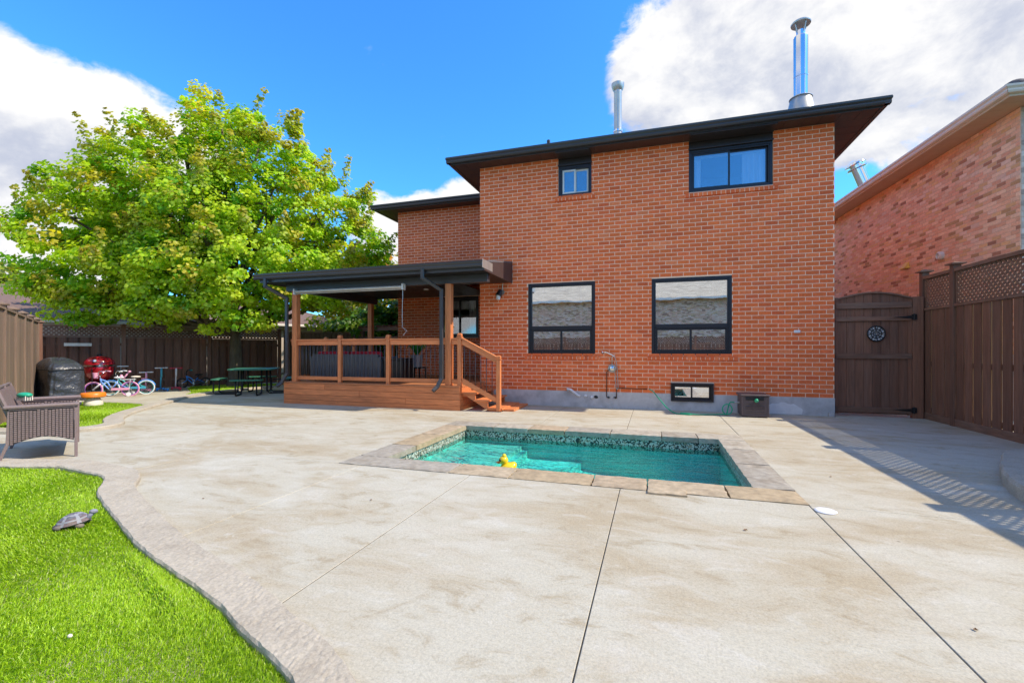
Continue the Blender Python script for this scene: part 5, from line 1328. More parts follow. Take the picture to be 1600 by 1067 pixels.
cush = thing('pink_cushion', 'small coral pink cushion poking out from the front of the wicker seat', 'cushion', (-7.0, 3.86, .44))
MB().blob((-7.20, 3.80, .52), (.10, .05, .085), n=16, m=10, warp=.06, seed=2).build('cover', M['cushion_pink'], cush, smooth=True)
br_ = thing('scrub_brush', 'green topped scrubbing brush lying on the wicker armrest', 'brush', (-7.30, 3.55, .655))
MB().blob((-7.42, 3.50, .725), (.11, .06, .035), n=14, m=8).build('brush_back', M['hose_green'], br_, smooth=True)
mb = MB()
for i in range(9):
    for j in range(4): mb.tube([(-7.50 + i * .02, 3.47 + j * .02, .72), (-7.505 + i * .0215, 3.465 + j * .022, .66)], .006, 4)
mb.build('bristles', M['mushroom_white'], br_)
bag = thing('refuse_bag', 'dark plastic bag slumped on the grass behind the wicker seat', 'bag', (-9.95, 4.55, 0))
MB().blob((-9.9, 4.75, .18), (.26, .24, .20), n=22, m=14, warp=.16, seed=8).blob((-9.55, 4.62, .12), (.16, .15, .13), n=16, m=10, warp=.16, seed=9).build('bag', M['cover'], bag, smooth=True)

# mushroom seat
ms = thing('mushroom_stool', 'garden stool shaped like a mushroom with orange cap and white stem', 'stool', (-12.2, 6.93, 0))
MB().lathe([(0, 0), (.155, .0), (.175, .04), (.165, .11), (.125, .17), (.115, .205), (0, .21)], (-12.2, 6.93, 0), 22).build('stem', M['mushroom_white'], ms, smooth=True, auto=60)
MB().lathe([(0, .205), (.20, .205), (.225, .225), (.225, .29), (.20, .315), (0, .325)], (-12.2, 6.93, 0), 26).build('cap', M['orange_plastic'], ms, smooth=True, auto=50)
blk = MB().box(-12.95, -12.62, 6.72, 6.95, 0, .11).build('paving_block', M['parging'], bevel=.012); tag(blk, 'small grey paving block on the turf edge left of the mushroom stool', 'block')

# covered barbecue
cb = thing('covered_barbecue', 'barbecue under a creased black vinyl cover in the fence corner', 'barbecue', (-14.25, 7.38, 0), rad(-14))
n, m = 40, 18; mb = MB()
def sup(a, ex): c, s_ = math.cos(a), math.sin(a); return (abs(c) ** ex * (1 if c > 0 else -1), abs(s_) ** ex * (1 if s_ > 0 else -1))
for i in range(m + 1):
    t = i / m; z = 1.10 * t if i < m - 2 else 1.10 - .012 * (m - i)
    for k in range(n):
        a = 2 * math.pi * k / n; sx, sy = sup(a, .30)
        w = 1.0 - .10 * t if i <= m - 3 else (.90 - .30 * (i - m + 3))
        fold = .020 * math.sin(7 * a + 3 * t) * (1 - t * .6) + .014 * math.sin(13 * a - 6 * t) + .010 * math.sin(9 * t * 3 + 4 * a)
        top = .07 * math.sin(3 * a + 1) * (t > .6) * (t - .6)
        droop = -.12 * max(0, sx) ** 2 * (t > .75) * (t - .6) * 2
        mb.v.append(((.66 * sx) * (w + fold), (.36 * sy) * (w + fold * 1.6), max(z, .02) + top * .6 + droop + (.012 * math.sin(5 * a) if i == 0 else 0)))
for i in range(m):
    for k in range(n):
        k2 = (k + 1) % n; mb.f.append((i * n + k, i * n + k2, (i + 1) * n + k2, (i + 1) * n + k)); mb.c.append(None)
mb.f.append(tuple(m * n + k for k in range(n))); mb.c.append(None)
o = mb.build('cover', M['cover'], cb, smooth=True, local=True)
sd = o.modifiers.new('sub', 'SUBSURF'); sd.levels = 1; sd.render_levels = 1
MB().tube([(.66 * sup(a, .30)[0] * .95, .36 * sup(a, .30)[1] * .95, .80 + .01 * math.sin(4 * a)) for a in np.linspace(0, 2 * math.pi, 40)], .012, 6).build('hem_strap', M['rubber'], cb, local=True, smooth=True)

# red kamado grill
kg = thing('kamado_grill', 'red egg shaped ceramic grill standing against the shaded back fence', 'grill', (-15.75, 9.1, 0))
C_ = (-15.75, 9.1, 0)
MB().lathe([(.14, .34), (.24, .42), (.31, .55), (.35, .72), (.355, .80), (.345, .815), (0, .815)], C_, 28).build('base_bowl', M['red_enamel'], kg, smooth=True, auto=50)
ld = MB().lathe([(.36, .825), (.365, .86), (.345, .95), (.27, 1.04), (.17, 1.09), (.10, 1.10), (0, 1.10)], C_, 28).build('lid', M['red_enamel'], kg, smooth=True, auto=50)
MB().lathe([(.355, .80), (.372, .80), (.372, .85), (.355, .85)], C_, 28).build('band', M['steel'], kg, smooth=True, auto=40)
MB().lathe([(0, 1.09), (.06, 1.09), (.065, 1.15), (.05, 1.17), (0, 1.17)], C_, 16).build('chimney_cap', M['metal_black'], ld, smooth=True, auto=40)
MB().tube([(-15.44, 8.78, .93), (-15.38, 8.72, .93), (-15.28, 8.82, .93), (-15.34, 8.88, .93)], .014, 8).build('lid_handle', M['metal_black'], ld, smooth=True)
MB().lathe([(0, 0), (.04, 0), (.035, .012), (0, .015)], (-15.49, 8.84, .97), 16, axis=(.75, -.6, .35)).build('thermometer', M['steel'], ld, smooth=True, auto=40)
mb = MB()
for a in range(4):
    an = a * math.pi / 2 + .6; c, s_ = math.cos(an), math.sin(an)
    mb.tube([(C_[0] + .36 * c, C_[1] + .36 * s_, .02), (C_[0] + .37 * c, C_[1] + .37 * s_, .75)], .014, 8)
mb.lathe([(.36, .30), (.38, .30), (.38, .33), (.36, .33)], C_, 24)
mb.build('cart_frame', M['metal_black'], kg, smooth=True, auto=50)
for sg in (-1, 1):
    q = Vector((C_[0], C_[1], .78)) + Vector((.49, .87, 0)) * sg * .38
    MB().obox(q + Vector((.2, -.1, 0)), Vector((.49, .87, 0)) * sg * .26, Vector((-.30, .17, 0)), (0, 0, .022)).build('side_shelf', M['galv'], kg)

# ------------------------------------------------------------------ bicycles and scooters
def wheel_parts(parent, x, z, r, rim, tyre='white_paint', spokes=14, w=.016):
    t = MB().tube([(x + r * math.cos(a), 0, z + r * math.sin(a)) for a in np.linspace(0, 2 * math.pi, 29)], w, 8, cap=False).build('wheel', M[tyre], parent, smooth=True, local=True)
    MB().tube([(x + (r - w - .006) * math.cos(a), 0, z + (r - w - .006) * math.sin(a)) for a in np.linspace(0, 2 * math.pi, 29)], .010, 6, cap=False).build('rim', M[rim], t, smooth=True, local=True)
    mb = MB()
    for k in range(spokes):
        a = 2 * math.pi * k / spokes; mb.tube([(x, 0, z), (x + (r - w) * math.cos(a), 0, z + (r - w) * math.sin(a))], .0022, 4)
    mb.tube([(x, -.04, z), (x, .04, z)], .016, 8); mb.build('spokes', M['steel'], t, local=True)
    return t
def bicycle(name, label, loc, rot, frame, rim, seatm, grip, r=.20, wb=.80, tyre='white_paint', fender=None, rack=False, stab=True, basket=False, chain='pale_pink'):
    t = thing(name, label, 'bicycle', loc, rot, None)
    k = r / .20
    wheel_parts(t, 0, r, r, rim, tyre); wheel_parts(t, wb, r, r, rim, tyre)
    hx, hz = .17 * k, .47 * k; sx_, sz_ = .53 * k * wb / .8 / k, .42 * k; bbx, bbz = .40 * wb / .8, .20 * k
    T = lambda pts, rr, nm, mt: MB().tube(pts, rr, 8).build(nm, M[mt], t, smooth=True, local=True)
    mb = MB()
    mb.tube(spline([(hx, 0, hz), (hx + .12, 0, hz - .06), (bbx - .03, 0, bbz + .06), (bbx, 0, bbz)], 4), .019, 8)
    mb.tube(spline([(hx, 0, hz - .07), (hx + .09, 0, hz - .17), (bbx - .06, 0, bbz + .0), (bbx, 0, bbz - .01)], 4), .017, 8)
    mb.tube([(bbx, 0, bbz), (sx_, 0, sz_)], .015, 8).tube([(bbx, .03, bbz), (wb, .045, r)], .010, 6).tube([(bbx, -.03, bbz), (wb, -.045, r)], .010, 6)
    mb.tube([(sx_ - .02, .02, sz_ - .06), (wb, .045, r)], .009, 6).tube([(sx_ - .02, -.02, sz_ - .06), (wb, -.045, r)], .009, 6).tube([(hx + .01, 0, hz - .1), (hx - .015, 0, hz + .03)], .022, 8)
    mb.build('frame', M[frame], t, smooth=True, local=True)
    MB().tube([(0, .045, r), (hx - .03, .045, hz - .14), (hx, 0, hz - .1)], .013, 8).tube([(0, -.045, r), (hx - .03, -.045, hz - .14), (hx, 0, hz - .1)], .013, 8).build('fork', M['white_paint'] if name == 'cruiser_bicycle' else M[frame], t, smooth=True, local=True)
    MB().tube([(hx - .01, 0, hz), (hx - .03, 0, hz + .12)], .013, 8).tube(spline([(hx + .12, .20, hz + .22), (hx + .03, .21, hz + .23), (hx - .03, .12, hz + .14), (hx - .03, 0, hz + .12), (hx - .03, -.12, hz + .14), (hx + .03, -.21, hz + .23), (hx + .12, -.20, hz + .22)], 4), .010, 8).build('handlebar', M['steel'] if name != 'balance_bike' else M['metal_black'], t, smooth=True, local=True)
    for s_ in (-1, 1): MB().tube([(hx + .06, s_ * .205, hz + .225), (hx + .15, s_ * .195, hz + .215)], .016, 8).build('grip', M[grip], t, smooth=True, local=True)
    MB().blob((sx_ + .03, 0, sz_ + .10), (.12, .065, .03), n=14, m=8).tube([(sx_ - .01, 0, sz_ - .02), (sx_ + .01, 0, sz_ + .08)], .012, 8).build('saddle', M[seatm], t, smooth=True, local=True)
    MB().lathe([(0, 0), (.05, 0), (.05, .006), (0, .006)], (bbx, -.05, bbz), 18, axis=(0, 1, 0)).tube([(bbx, .07, bbz), (bbx - .02, .07, bbz - .10), (bbx - .02, .11, bbz - .10)], .009, 6).tube([(bbx, -.07, bbz), (bbx + .02, -.07, bbz + .10), (bbx + .02, -.11, bbz + .10)], .009, 6).box(bbx - .05, bbx + .01, -.14, -.09, bbz + .09, bbz + .11).box(bbx - .05, bbx + .01, .09, .14, bbz - .11, bbz - .09).build('crank', M['galv'], t, local=True)
    MB().box(bbx, wb, -.062, -.052, r - .03, r + .035).build('chain_guard', M[chain], t, local=True, bevel=.004)
    if fender:
        for x in (0, wb): MB().tube([(x + (r + .03) * math.cos(a), 0, r + (r + .03) * math.sin(a)) for a in np.linspace(.25 if x else .7, 2.7, 12)], .014, 6).build('fender', M[fender], t, smooth=True, local=True)
    if rack: 
        mb = MB()
        for yy in (-.05, 0, .05): mb.tube([(sx_ + .06, yy, r * 2 + .06), (wb + .12, yy, r * 2 + .06)], .007, 6)
        mb.tube([(wb + .1, -.05, r * 2 + .06), (wb + .1, .05, r * 2 + .06)], .007, 6).tube([(wb, -.055, r), (wb + .02, -.05, r * 2 + .06)], .006, 6); mb.build('rack', M['white_paint'], t, local=True)
        MB().tube([(sx_ + .12, 0, r * 2 + .08), (sx_ + .24, 0, r * 2 + .26)], .02, 8).blob((sx_ + .26, 0, r * 2 + .28), (.035, .06, .03), n=10, m=6).blob((sx_ + .08, 0, r * 2 + .14), (.04, .06, .06), n=10, m=6).build('doll_seat', M['pale_pink'], t, smooth=True, local=True)
    if stab:
        for s_ in (-1, 1):
            w = MB().lathe([(0, -.012), (.055, -.012), (.06, 0), (.055, .012), (0, .012)], (wb + .01, s_ * .16, .06), 16, axis=(0, 1, 0)).build('training_wheel', M['white_paint'], t, smooth=True, local=True, auto=50)
            MB().tube([(wb, s_ * .05, r), (wb + .01, s_ * .13, .10), (wb + .01, s_ * .15, .06)], .008, 6).build('bracket', M['galv'], w, local=True)
    if basket: 
        MB().lathe([(0, 0), (.055, 0), (.07, .13), (.07, .15)], (hx - .12, 0, hz + .04), 14).build('basket', M['pale_pink'], t, smooth=True, local=True, auto=50)
    return t
A1 = math.atan2(.665, .746)
bicycle('cruiser_bicycle', "child's pale blue bicycle with pink rims and white training wheels, nearest the camera", (-14.60, 8.29, 0), A1, 'blue_paint', 'purple_paint', 'white_paint', 'pale_pink', rack=True, basket=True, tyre='pale_pink')
bicycle('cruiser_bicycle', "child's teal and blue bicycle with white tyres behind the pale blue one", (-14.72, 8.78, 0), A1 + .04, 'teal_paint', 'teal_paint', 'mushroom_white', 'white_paint', r=.195, tyre='white_paint', fender='bright_blue', stab=False, chain='aqua_paint')
bicycle('balance_bike', "child's small blue and black bicycle leaning on the back fence", (-15.25, 11.2, 0), math.atan2(.87, .49) - .12, 'bright_blue', 'metal_black', 'metal_black', 'teal_paint', r=.16, wb=.66, tyre='rubber', stab=False, chain='metal_black')
def scooter(label, loc, rot, stem, deckm, bar, h=.66, third=None, basket=None):
    t = thing('kick_scooter', label, 'scooter', loc, rot, 'children\'s scooters by the back fence')
    MB().tube([(0, 0, .07), (.06, 0, h)], .022, 8).tube([(.055, 0, h * .6), (.062, 0, h * .95)], .028, 8).build('stem', M[stem], t, smooth=True, local=True)
    MB().tube([(.06, -.17, h), (.06, .17, h)], .014, 8).build('handlebar', M[bar], t, smooth=True, local=True)
    for s_ in (-1, 1): MB().tube([(.06, s_ * .10, h), (.06, s_ * .175, h)], .019, 8).build('grip', M[bar], t, smooth=True, local=True)
    MB().box(0, .42, -.055, .055, .055, .085).box(-.03, .05, -.09, .09, .05, .09).build('deck', M[deckm], t, local=True, bevel=.02)
    for x, y in ((.0, -.10), (.0, .10), (.42, 0)):
        MB().lathe([(0, -.014), (.042, -.014), (.05, 0), (.042, .014), (0, .014)], (x, y, .05), 14, axis=(0, 1, 0)).build('wheel', M[deckm], t, smooth=True, local=True, auto=50)
    if basket: MB().lathe([(0, 0), (.07, 0), (.085, .09), (.085, .11)], (-.10, 0, h * .52), 14).build('basket', M[basket], t, smooth=True, local=True, auto=50)
    return t
scooter('pink scooter with a small basket beside the parked bicycles', (-14.95, 9.85, 0), rad(-30) + .2, 'pale_pink', 'pale_pink', 'white_paint', .60, basket='pale_pink')
scooter('turquoise scooter with white handlebar between two pink scooters', (-14.85, 10.22, 0), rad(-10), 'aqua_paint', 'bright_blue', 'white_paint', .72)
scooter('crimson scooter with white stem beside the little black bike', (-14.75, 10.62, 0), rad(-20), 'white_paint', 'crimson_paint', 'crimson_paint', .70)

# picnic table
pt_ = thing('picnic_table', 'green coated steel picnic table with attached benches under the maple', 'picnic table', (-11.35, 10.5, 0), rad(35))
def rounded(hw, hd, r, n=5):
    out = []
    for cx, cy, a0 in ((hw - r, hd - r, 0), (-hw + r, hd - r, 90), (-hw + r, -hd + r, 180), (hw - r, -hd + r, 270)):
        for k in range(n + 1): a = rad(a0 + 90 * k / n); out.append((cx + r * math.cos(a), cy + r * math.sin(a)))
    return out
MB().prism(rounded(.60, .60, .16), .70, .74).build('tabletop', M['table_green'], pt_, local=True, bevel=.01)
for cx, cy, hw, hd in ((0, .92, .42, .13), (0, -.92, .42, .13), (.92, 0, .13, .42), (-.92, 0, .13, .42)):
    MB().prism([(x + cx, y + cy) for x, y in rounded(hw, hd, .10)], .42, .455).build('bench', M['table_green'], pt_, local=True, bevel=.008)
    dx, dy = (0, 1 if cy > 0 else -1) if cx == 0 else (1 if cx > 0 else -1, 0)
    for s_ in (-.26, .26):
        px_, py_ = (s_, 0) if cx == 0 else (0, s_)
        P_ = lambda r_, z: (dx * r_ + px_, dy * r_ + py_, z)
        MB().tube([P_(.98, .42), P_(1.0, .07), P_(.94, .02), P_(.45, .02), P_(.38, .08), P_(.36, .70)], .020, 8).build('leg', M['metal_black'], pt_, local=True, smooth=True)
    q_ = lambda r_, z, w: (dx * r_ + (w if cx == 0 else 0), dy * r_ + (w if cx != 0 else 0), z)
    MB().tube([q_(.38, .40, 0), q_(.86, .41, 0)], .018, 8).build('bench_arm', M['metal_black'], pt_, local=True, smooth=True)

# ================================================================== TREES
def leaves_mesh(name, centers, radii, counts, size, cols, seed=1, flat=.7, out_c=None, droop=.35, wind=(0.5, .3, 0)):
    """clusters of leaf faces; centers (n,3), radii (n,), counts (n,), cols (n,3)"""
    r = np.random.default_rng(seed)
    idx = np.repeat(np.arange(len(centers)), counts); n = len(idx)
    d = r.normal(0, 1, (n, 3)); d /= np.linalg.norm(d, axis=1)[:, None]
    rr = r.uniform(0.2, 1, n) ** .5
    p = centers[idx] + d * (rr * radii[idx])[:, None] * np.array([1, 1, flat])
    # leaf plane: mostly facing outwards/upwards, drooping tips
    nrm = d * .55 + r.normal(0, .45, (n, 3)) + np.array([0, 0, .75])
    if out_c is not None:
        o = p - out_c; o /= np.linalg.norm(o, axis=1)[:, None]; nrm += o * .55
    nrm /= np.linalg.norm(nrm, axis=1)[:, None]
    t = np.cross(nrm, r.normal(0, 1, (n, 3))); t /= np.linalg.norm(t, axis=1)[:, None]
    b = np.cross(nrm, t)
    s = size * r.uniform(.65, 1.25, n)
    S = lambda a, c, z=0: p + (t * a + b * c + nrm * z) * s[:, None]
    # lobed leaf folded along its rib: two kinked halves
    V_ = np.stack([S(0, -.5), S(-.36, -.22, -.10), S(-.54, .20, -.16), S(0, .60, -.10), S(.54, .20, -.16), S(.36, -.22, -.10)], 1).reshape(-1, 3)
    i = np.arange(n) * 6
    Fq = np.concatenate([np.stack([i, i + 3, i + 2, i + 1], 1), np.stack([i, i + 5, i + 4, i + 3], 1)])
    c = cols[idx] * r.uniform(.70, 1.30, n)[:, None]
    c = np.clip(c + r.normal(0, .014, (n, 3)), .005, .9)
    tint = np.concatenate([c, c * .96])
    return np_mesh(name, V_, Fq, M['leaf'], tint)

maple = thing('maple_tree', 'large maple with yellow green crown tipped orange beside the back fence', 'tree', (-14.0, 12.15, 0))
BX, BY = -14.0, 12.15
LOBES = [(-14.2, 11.8, 8.7, 1.45), (-12.6, 11.9, 7.8, 1.55), (-15.0, 11.0, 7.8, 1.4), (-15.9, 10.3, 6.6, 1.7), (-16.8, 9.5, 5.7, 1.5), (-17.3, 8.9, 5.2, 1.1), (-16.9, 9.2, 4.2, 1.5), (-15.6, 11.8, 6.2, 2.5),
         (-12.4, 12.3, 6.3, 2.0), (-12.0, 13.0, 7.4, 1.2), (-10.9, 13.4, 5.2, 1.45), (-11.0, 12.8, 4.0, 1.55), (-12.0, 11.4, 3.9, 1.6), (-13.9, 10.3, 3.9, 1.5), (-15.2, 9.6, 3.3, 1.2), (-16.4, 9.2, 3.1, .95),
         (-16.7, 13.4, 5.2, 2.5), (-14.6, 14.6, 5.7, 2.2), (-18.6, 12.0, 5.4, 1.9), (-10.7, 14.3, 4.2, 1.05), (-13.3, 10.4, 5.6, 1.5), (-15.9, 9.3, 2.85, .8), (-14.6, 10.1, 2.75, .9), (-13.4, 10.6, 2.7, .9), (-12.3, 11.3, 2.7, .9), (-17.3, 8.9, 3.1, .9), (-16.6, 9.0, 2.6, .7), (-10.15, 13.9, 4.9, 1.05), (-10.7, 13.6, 6.3, 1.0), (-10.9, 13.2, 3.1, 1.1), (-10.2, 14.2, 3.6, .8)]
r = np.random.default_rng(21)
CC, RR, NN, KK = [], [], [], []
lob = np.array(LOBES)
def inside_any(q, skip, sh=.80):
    for j, (x, y, z, rd) in enumerate(LOBES):
        if j != skip and np.linalg.norm(q - np.array([x, y, z])) < rd * sh: return True
    return False
TH = [np.array([np.cos(a) * np.sin(b), np.sin(a) * np.sin(b), np.cos(b)]) for a, b in zip(r.uniform(0, 6.28, 400), np.arccos(r.uniform(-1, 1, 400)))]
for j, (x, y, z, rd) in enumerate(LOBES):
    c = np.array([x, y, z]); nS = int(40 * rd ** 1.8)
    for k in range(nS):
        d = TH[r.integers(400)]
        rr = rd * (r.uniform(.72, 1.06) if r.uniform() < .78 else r.uniform(.25, .75))
        q = c + d * rr * np.array([1, 1, .92])
        if inside_any(q, j) and r.uniform() < .62: continue
        if q[2] < 1.85 or (q[2] < 2.9 and math.hypot(q[0] - BX, q[1] - BY) < 1.3): continue
        high = np.clip((q[2] - 4.0) / 5, 0, 1)
        cr = r.uniform(.22, .46)
        CC.append(q); RR.append(cr); NN.append(int(r.uniform(52, 105)))
        g = np.array([.34, .56, .03]); yl = np.array([.58, .66, .04]); orr = np.array([.62, .34, .07]); dk = np.array([.20, .42, .02])
        m_ = r.uniform(); low = r.uniform()
        m_ = .15 + .75 * m_; col = g * (1 - m_) + yl * m_ if low > .16 else dk
        if r.uniform() < .07 + .34 * high: col = col * .55 + orr * .45
        KK.append(col)
# leader shoots that break the outline
for k in range(170):
    x, y, z, rd = LOBES[r.integers(len(LOBES))]
    d = TH[r.integers(400)].copy(); d[2] = abs(d[2]) * .9 + .12; d /= np.linalg.norm(d)
    base = np.array([x, y, z]) + d * rd * .95
    if inside_any(base, -1, .90): continue
    up = d * .45 + np.array([0, 0, .75]) + r.normal(0, .12, 3); L_ = r.uniform(.3, .85)
    for s_ in np.linspace(0, 1, 5):
        CC.append(base + up * L_ * s_); RR.append(.22 * (1.15 - s_ * .6)); NN.append(int(24 * (1.1 - s_ * .5)))
        KK.append(np.array([.32, .42, .04]) * (1 - .5 * s_) + np.array([.55, .36, .07]) * .5 * s_)
CC, RR, NN, KK = np.array(CC), np.array(RR), np.array(NN), np.array(KK)
me = leaves_mesh('crown', CC - np.array([BX, BY, 0]), RR, NN, .100, KK, 5, out_c=np.array([0, 0, 5.0]))
o = bpy.data.objects.new('crown', me); COL.objects.link(o); o.parent = maple
mb = MB(); rr_ = random.Random(9)
trunk = [(BX - .02, BY, -.1), (BX, BY, .15), (BX + .02, BY, .7), (BX - .02, BY + .02, 1.5), (BX - .05, BY, 2.3), (BX - .25, BY - .05, 3.6), (BX - .1, BY - .1, 5.2), (BX + .1, BY - .1, 6.8), (BX, BY - .2, 8.4)]
mb.tube(spline(trunk, 3), [max(.02, .30 * (1 - i / 25) ** 1.25 * (1.25 if i < 2 else 1)) for i in range(25)], 14)
for j, (x, y, z, rd) in enumerate(LOBES):
    h0 = min(max(1.9, z * .45), 5.5); k = h0 / 8.4
    st_ = Vector((BX - .1, BY, h0)); en = Vector((x, y, z + rd * .3)); md = st_.lerp(en, .5) + Vector((rr_.uniform(-.3, .3), rr_.uniform(-.3, .3), -.25 if z < 4.5 else .1))
    pts = spline([st_, md, en], 5); mb.tube(pts, [.095 * (1 - i / 12) + .012 for i in range(len(pts))], 7)
    for q in range(7):
        s0 = pts[rr_.randint(3, len(pts) - 2)]; dr = Vector((rr_.gauss(0, 1), rr_.gauss(0, 1), rr_.gauss(.3, .7))).normalized() * rd * rr_.uniform(.6, .95)
        p2 = spline([s0, s0 + dr * .5 + Vector((0, 0, -.08)), s0 + dr], 3); mb.tube(p2, [.034 * (1 - i / 7) + .006 for i in range(len(p2))], 5)
mb.build('trunk', M['bark'], maple, smooth=True)

def small_tree(label, loc, h, rw, cols, n, seed, leaf=.16, group=None, name='leafy_tree'):
    t = thing(name, label, 'tree', loc); r = np.random.default_rng(seed)
    k = n; d = r.normal(0, 1, (k, 3)); d /= np.linalg.norm(d, axis=1)[:, None]
    c = d * (r.uniform(.35, 1, k) ** .5)[:, None] * np.array([rw, rw, h * .36]) * (1 + .15 * r.normal(0, 1, k))[:, None] + np.array([0, 0, h * .64])
    cc = np.array([cols[i] for i in r.integers(0, len(cols), k)])
    me = leaves_mesh('crown', c, r.uniform(.25, .5, k) * max(1, rw / 2.2), np.full(k, 28), leaf, cc, seed, out_c=np.array([0, 0, h * .6]))
    o = bpy.data.objects.new('crown', me); COL.objects.link(o); o.parent = t
    MB().tube([(0, 0, -.1), (.05, 0, h * .35), (0, .05, h * .75)], [.05 * h * .35, .035 * h * .35, .02], 8).build('trunk', M['bark'], t, smooth=True, local=True)
    return t
GG = [(.20, .27, .03), (.30, .32, .04), (.13, .22, .03)]; YY_ = [(.48, .36, .05), (.40, .36, .05), (.50, .25, .05), (.25, .30, .04)]
small_tree('pale green tree beyond the left fence at the frame edge', (-35.5, 15.0, 0), 6.2, 3.0, GG, 190, 31, .24)
small_tree('second green tree farther left beyond the beige house', (-41, 16.5, 0), 7.2, 3.0, GG, 150, 36, .24)
small_tree('golden yellow tree behind the maple next to the wing of the house', (-13.1, 20.5, 0), 6.3, 2.5, YY_, 200, 32, .18)
small_tree('yellow green tree seen under the canopy beyond the rear fence', (-16.5, 24, 0), 6.0, 3.0, GG + YY_[:2], 200, 33, .2)
small_tree('dark green bush behind the rear fence under the canopy', (-12.6, 17.6, 0), 3.4, 1.7, [(.06, .16, .02), (.10, .22, .02), (.16, .25, .03)], 150, 34, .15, name='garden_bush')
small_tree('broad green bush behind the deck below the maple', (-9.9, 15.6, 0), 3.1, 1.25, [(.05, .15, .02), (.09, .21, .02), (.14, .25, .03)], 110, 35, .15, name='garden_bush')

# ================================================================== HOUSES BEYOND
def simple_house(name, label, cx, cy, w, d, h, rot, wallm, roofm, slope=.42, over=.45, wins=(), wx=None):
    t = thing(name, label, 'house', (cx, cy, 0), rot)
    MB().box(-w / 2, w / 2, -d / 2, d / 2, 0, h).build('wall', M[wallm], t, local=True)
    x0, x1, y0, y1 = -w / 2 - over, w / 2 + over, -d / 2 - over, d / 2 + over
    rf_ = hip(x0, x1, y0, y1, h + .15, slope).build('roof', M[roofm], t, local=True)
    MB().box(x0 - .06, x1 + .06, y0 - .06, y1 + .06, h, h + .125).build('gutter', M['gutter_white'], t, local=True, bevel=.02)
    for (a, b, c, e) in wins:
        f = MB(); yy = -d / 2 - .03
        f.box(a, b, yy, yy + .03, c, c + .07).box(a, b, yy, yy + .03, e - .07, e).box(a, a + .07, yy, yy + .03, c, e).box(b - .07, b, yy, yy + .03, c, e).box((a + b) / 2 - .03, (a + b) / 2 + .03, yy, yy + .03, c, e)
        fo = f.build('window', M['white_vinyl'], t, local=True); MB().box(a + .07, b - .07, yy + .02, yy + .028, c + .07, e - .07).build('pane', M['glass_up'], fo, local=True)
    return t
simple_house('beige_bungalow', 'low beige house with tan roof beyond the left fence', -34.5, 20.5, 11, 9, 3.9, rad(62), 'beige_wall', 'brown_roof', .22, wins=((-3, -1.6, 1.5, 2.8), (1, 2.5, 1.5, 2.8)))
simple_house('pale_house', 'pale stucco house glimpsed through the maple behind the back fence', -26.4, 16.6, 21, 8, 2.6, rad(62), 'beige_wall', 'brown_roof', .35, wins=((-3.2, -1.8, 1.1, 2.3), (1.5, 3.0, 1.1, 2.3)))
simple_house('garage', 'low pale garage directly behind the back fence lattice', -22.6, 10.6, 11, 4, 2.25, rad(61), 'beige_wall', 'brown_roof', .3, over=.25)
gh = thing('gabled_shed', 'brown roofed shed gable rising beside the corner of the wing', 'shed', (-10.5, 20.5, 0))
mb = MB().add([(-12.6, 19.6, 0), (-8.4, 19.6, 0), (-8.4, 19.6, 2.35), (-10.5, 19.6, 4.3), (-12.6, 19.6, 2.35), (-12.6, 23, 0), (-8.4, 23, 0), (-8.4, 23, 2.35), (-10.5, 23, 4.3), (-12.6, 23, 2.35)], [(0, 1, 2, 3, 4), (9, 8, 7, 6, 5), (1, 6, 7, 2), (5, 0, 4, 9)]); mb.build('wall', M['brown_roof'], gh)
for sg in (-1, 1): MB().add([(-10.5, 19.3, 4.38), (-10.5, 23.3, 4.38), (-10.5 + sg * 2.5, 23.3, 2.05), (-10.5 + sg * 2.5, 19.3, 2.05), (-10.5, 19.3, 4.28), (-10.5, 23.3, 4.28), (-10.5 + sg * 2.5, 23.3, 1.95), (-10.5 + sg * 2.5, 19.3, 1.95)], [(0, 1, 2, 3), (7, 6, 5, 4), (0, 3, 7, 4), (3, 2, 6, 7)]).build('roof', M['soffit_tan'] if False else M['brown_roof'], gh)
pg = thing('pergola', 'brown timber pergola beyond the rear of the deck', 'pergola', (-9.2, 14.8, 0))
for x, y in ((-10.4, 14.4), (-8.5, 13.9), (-10.0, 15.9), (-8.1, 15.4)): MB().box(x - .06, x + .06, y - .06, y + .06, 0, 2.0).build('post', M['fence'], pg)
for a, b in (((-10.6, 14.45, 2.05), (-8.2, 13.8, 2.05)), ((-10.2, 15.95, 2.05), (-7.8, 15.3, 2.05)), ((-10.6, 14.47, 1.70), (-8.2, 13.82, 1.70))): MB().beam(a, b, .05, .13).build('beam', M['fence_h'], pg)
for i in range(8):
    k = i / 7; MB().beam((-10.5 + 2.2 * k, 14.3 - .6 * k, 2.14), (-10.0 + 2.2 * k, 16.1 - .6 * k, 2.14), .04, .06).build('rafter', M['fence_h'], pg)

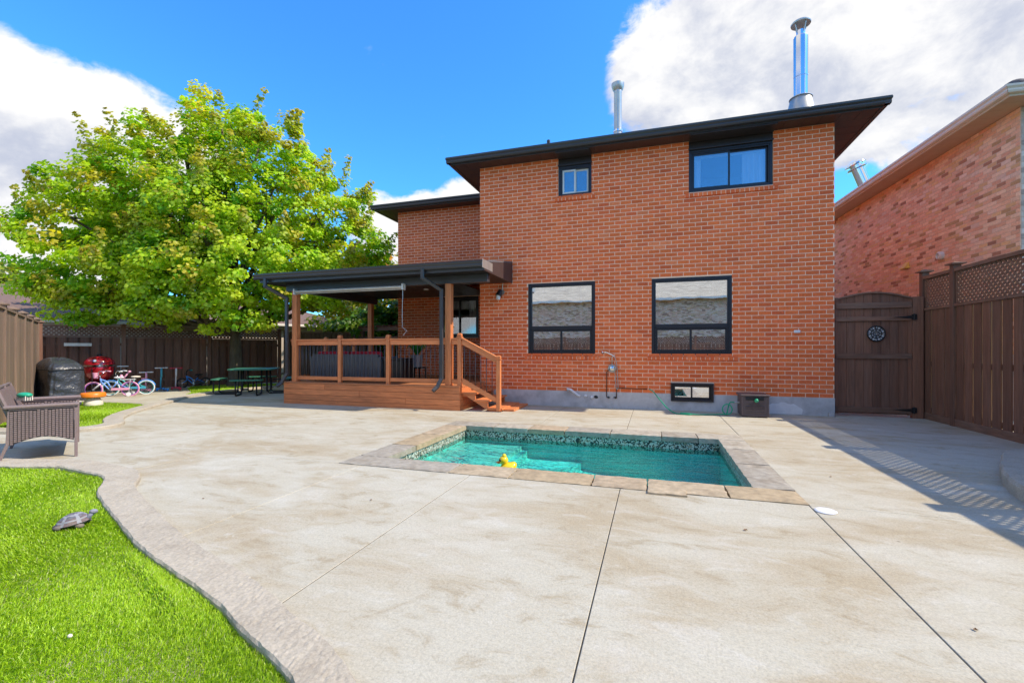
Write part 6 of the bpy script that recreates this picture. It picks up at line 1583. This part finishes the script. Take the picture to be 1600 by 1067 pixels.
# ---- behind the camera: what the windows mirror
rh = thing('opposite_house', 'pinkish brick house with pale shingled roof across the rear fence', 'house', (-2.5, -14, 0))
wall(rh, 'face', (9.5, -13.5), math.pi, 24.0, .3, 4.9, [(3.0, 4.2, 3.0, 4.1), (11.6, 12.8, 3.0, 4.1)], .218, .0755, .010, PINKS, M['mortar_n'], seed=51, vis=False, face=.006)
MB().box(-14.4, 9.4, -21.4, -13.7, 0, 4.88).build('inner_wall', M['room'], rh)
hip(-15.2, 10.2, -24, -12.95, 4.95, .70).build('roof', M['shingle_pale'], rh)
MB().box(-15.25, 10.25, -12.97, -12.85, 4.83, 4.96).build('gutter', M['gutter_white'], rh)
for a, b in ((5.3, 6.5), (-3.3, -2.1)):
    f = MB(); y = -13.50; f.box(a, b, y, y + .04, 3.0, 3.07).box(a, b, y, y + .04, 4.03, 4.1).box(a, a + .07, y, y + .04, 3.07, 4.03).box(b - .07, b, y, y + .04, 3.07, 4.03)
    fo = f.build('window', M['white_vinyl'], rh); MB().box(a + .07, b - .07, y, y + .008, 3.07, 4.03).build('pane', M['frame'], fo)
fence_run('garden_fence', 'brown board fence closing the garden behind the viewer', (9.5, -6.6), (-10.0, -6.2), 2.0, 'fence', .2, .025, lat=.32, nposts=9)
small_tree('green tree behind the viewer beside the opposite house', (-19.5, -10.5, 0), 6.5, 2.6, GG, 130, 41, .2)

# fallen leaves on the patio
lm_ = stdmat('dry_leaf', (.20, .10, .035), .8, .3, 60)
rl = random.Random(12)
def leaf_shape(sc):
    mb = MB(); n = 10; vs = [(0, 0, .006 * sc)]
    for k in range(n): a = 2 * math.pi * k / n; rr = (.030 if k % 2 else .016) * sc; vs.append((rr * math.cos(a), rr * .75 * math.sin(a), .004 + .009 * sc * abs(math.sin(a * 1.5))))
    mb.add(vs, [(0, 1 + k, 1 + (k + 1) % n) for k in range(n)]); return mb.mesh('fallen_leaf', lm_)
shapes = [leaf_shape(.5), leaf_shape(.62), leaf_shape(.42)]
LEAF = [(-2.3, 3.3, 'in front of the grey end of the near coping'), (.62, 3.55, 'in front of the right half of the near coping'),
        (-3.7, 2.9, 'beside the near kerb where it bends'), (1.7, 5.3, 'on the slab right of the pool'), 
        (-4.1, 7.9, 'in front of the deck fascia'), (.4, 8.4, 'between pool and basement window'), (1.4, 2.6, 'beside the long right joint in the foreground')]
for i, (x, y, where) in enumerate(LEAF):
    o = bpy.data.objects.new('fallen_leaf', shapes[i % 3]); COL.objects.link(o); o.location = (x, y, .001); o.rotation_euler = (0, 0, rl.uniform(0, 6))
    tag(o, 'small dry brown leaf on concrete ' + where, 'leaf', 'dry leaves scattered on the patio')

finish_bricks()
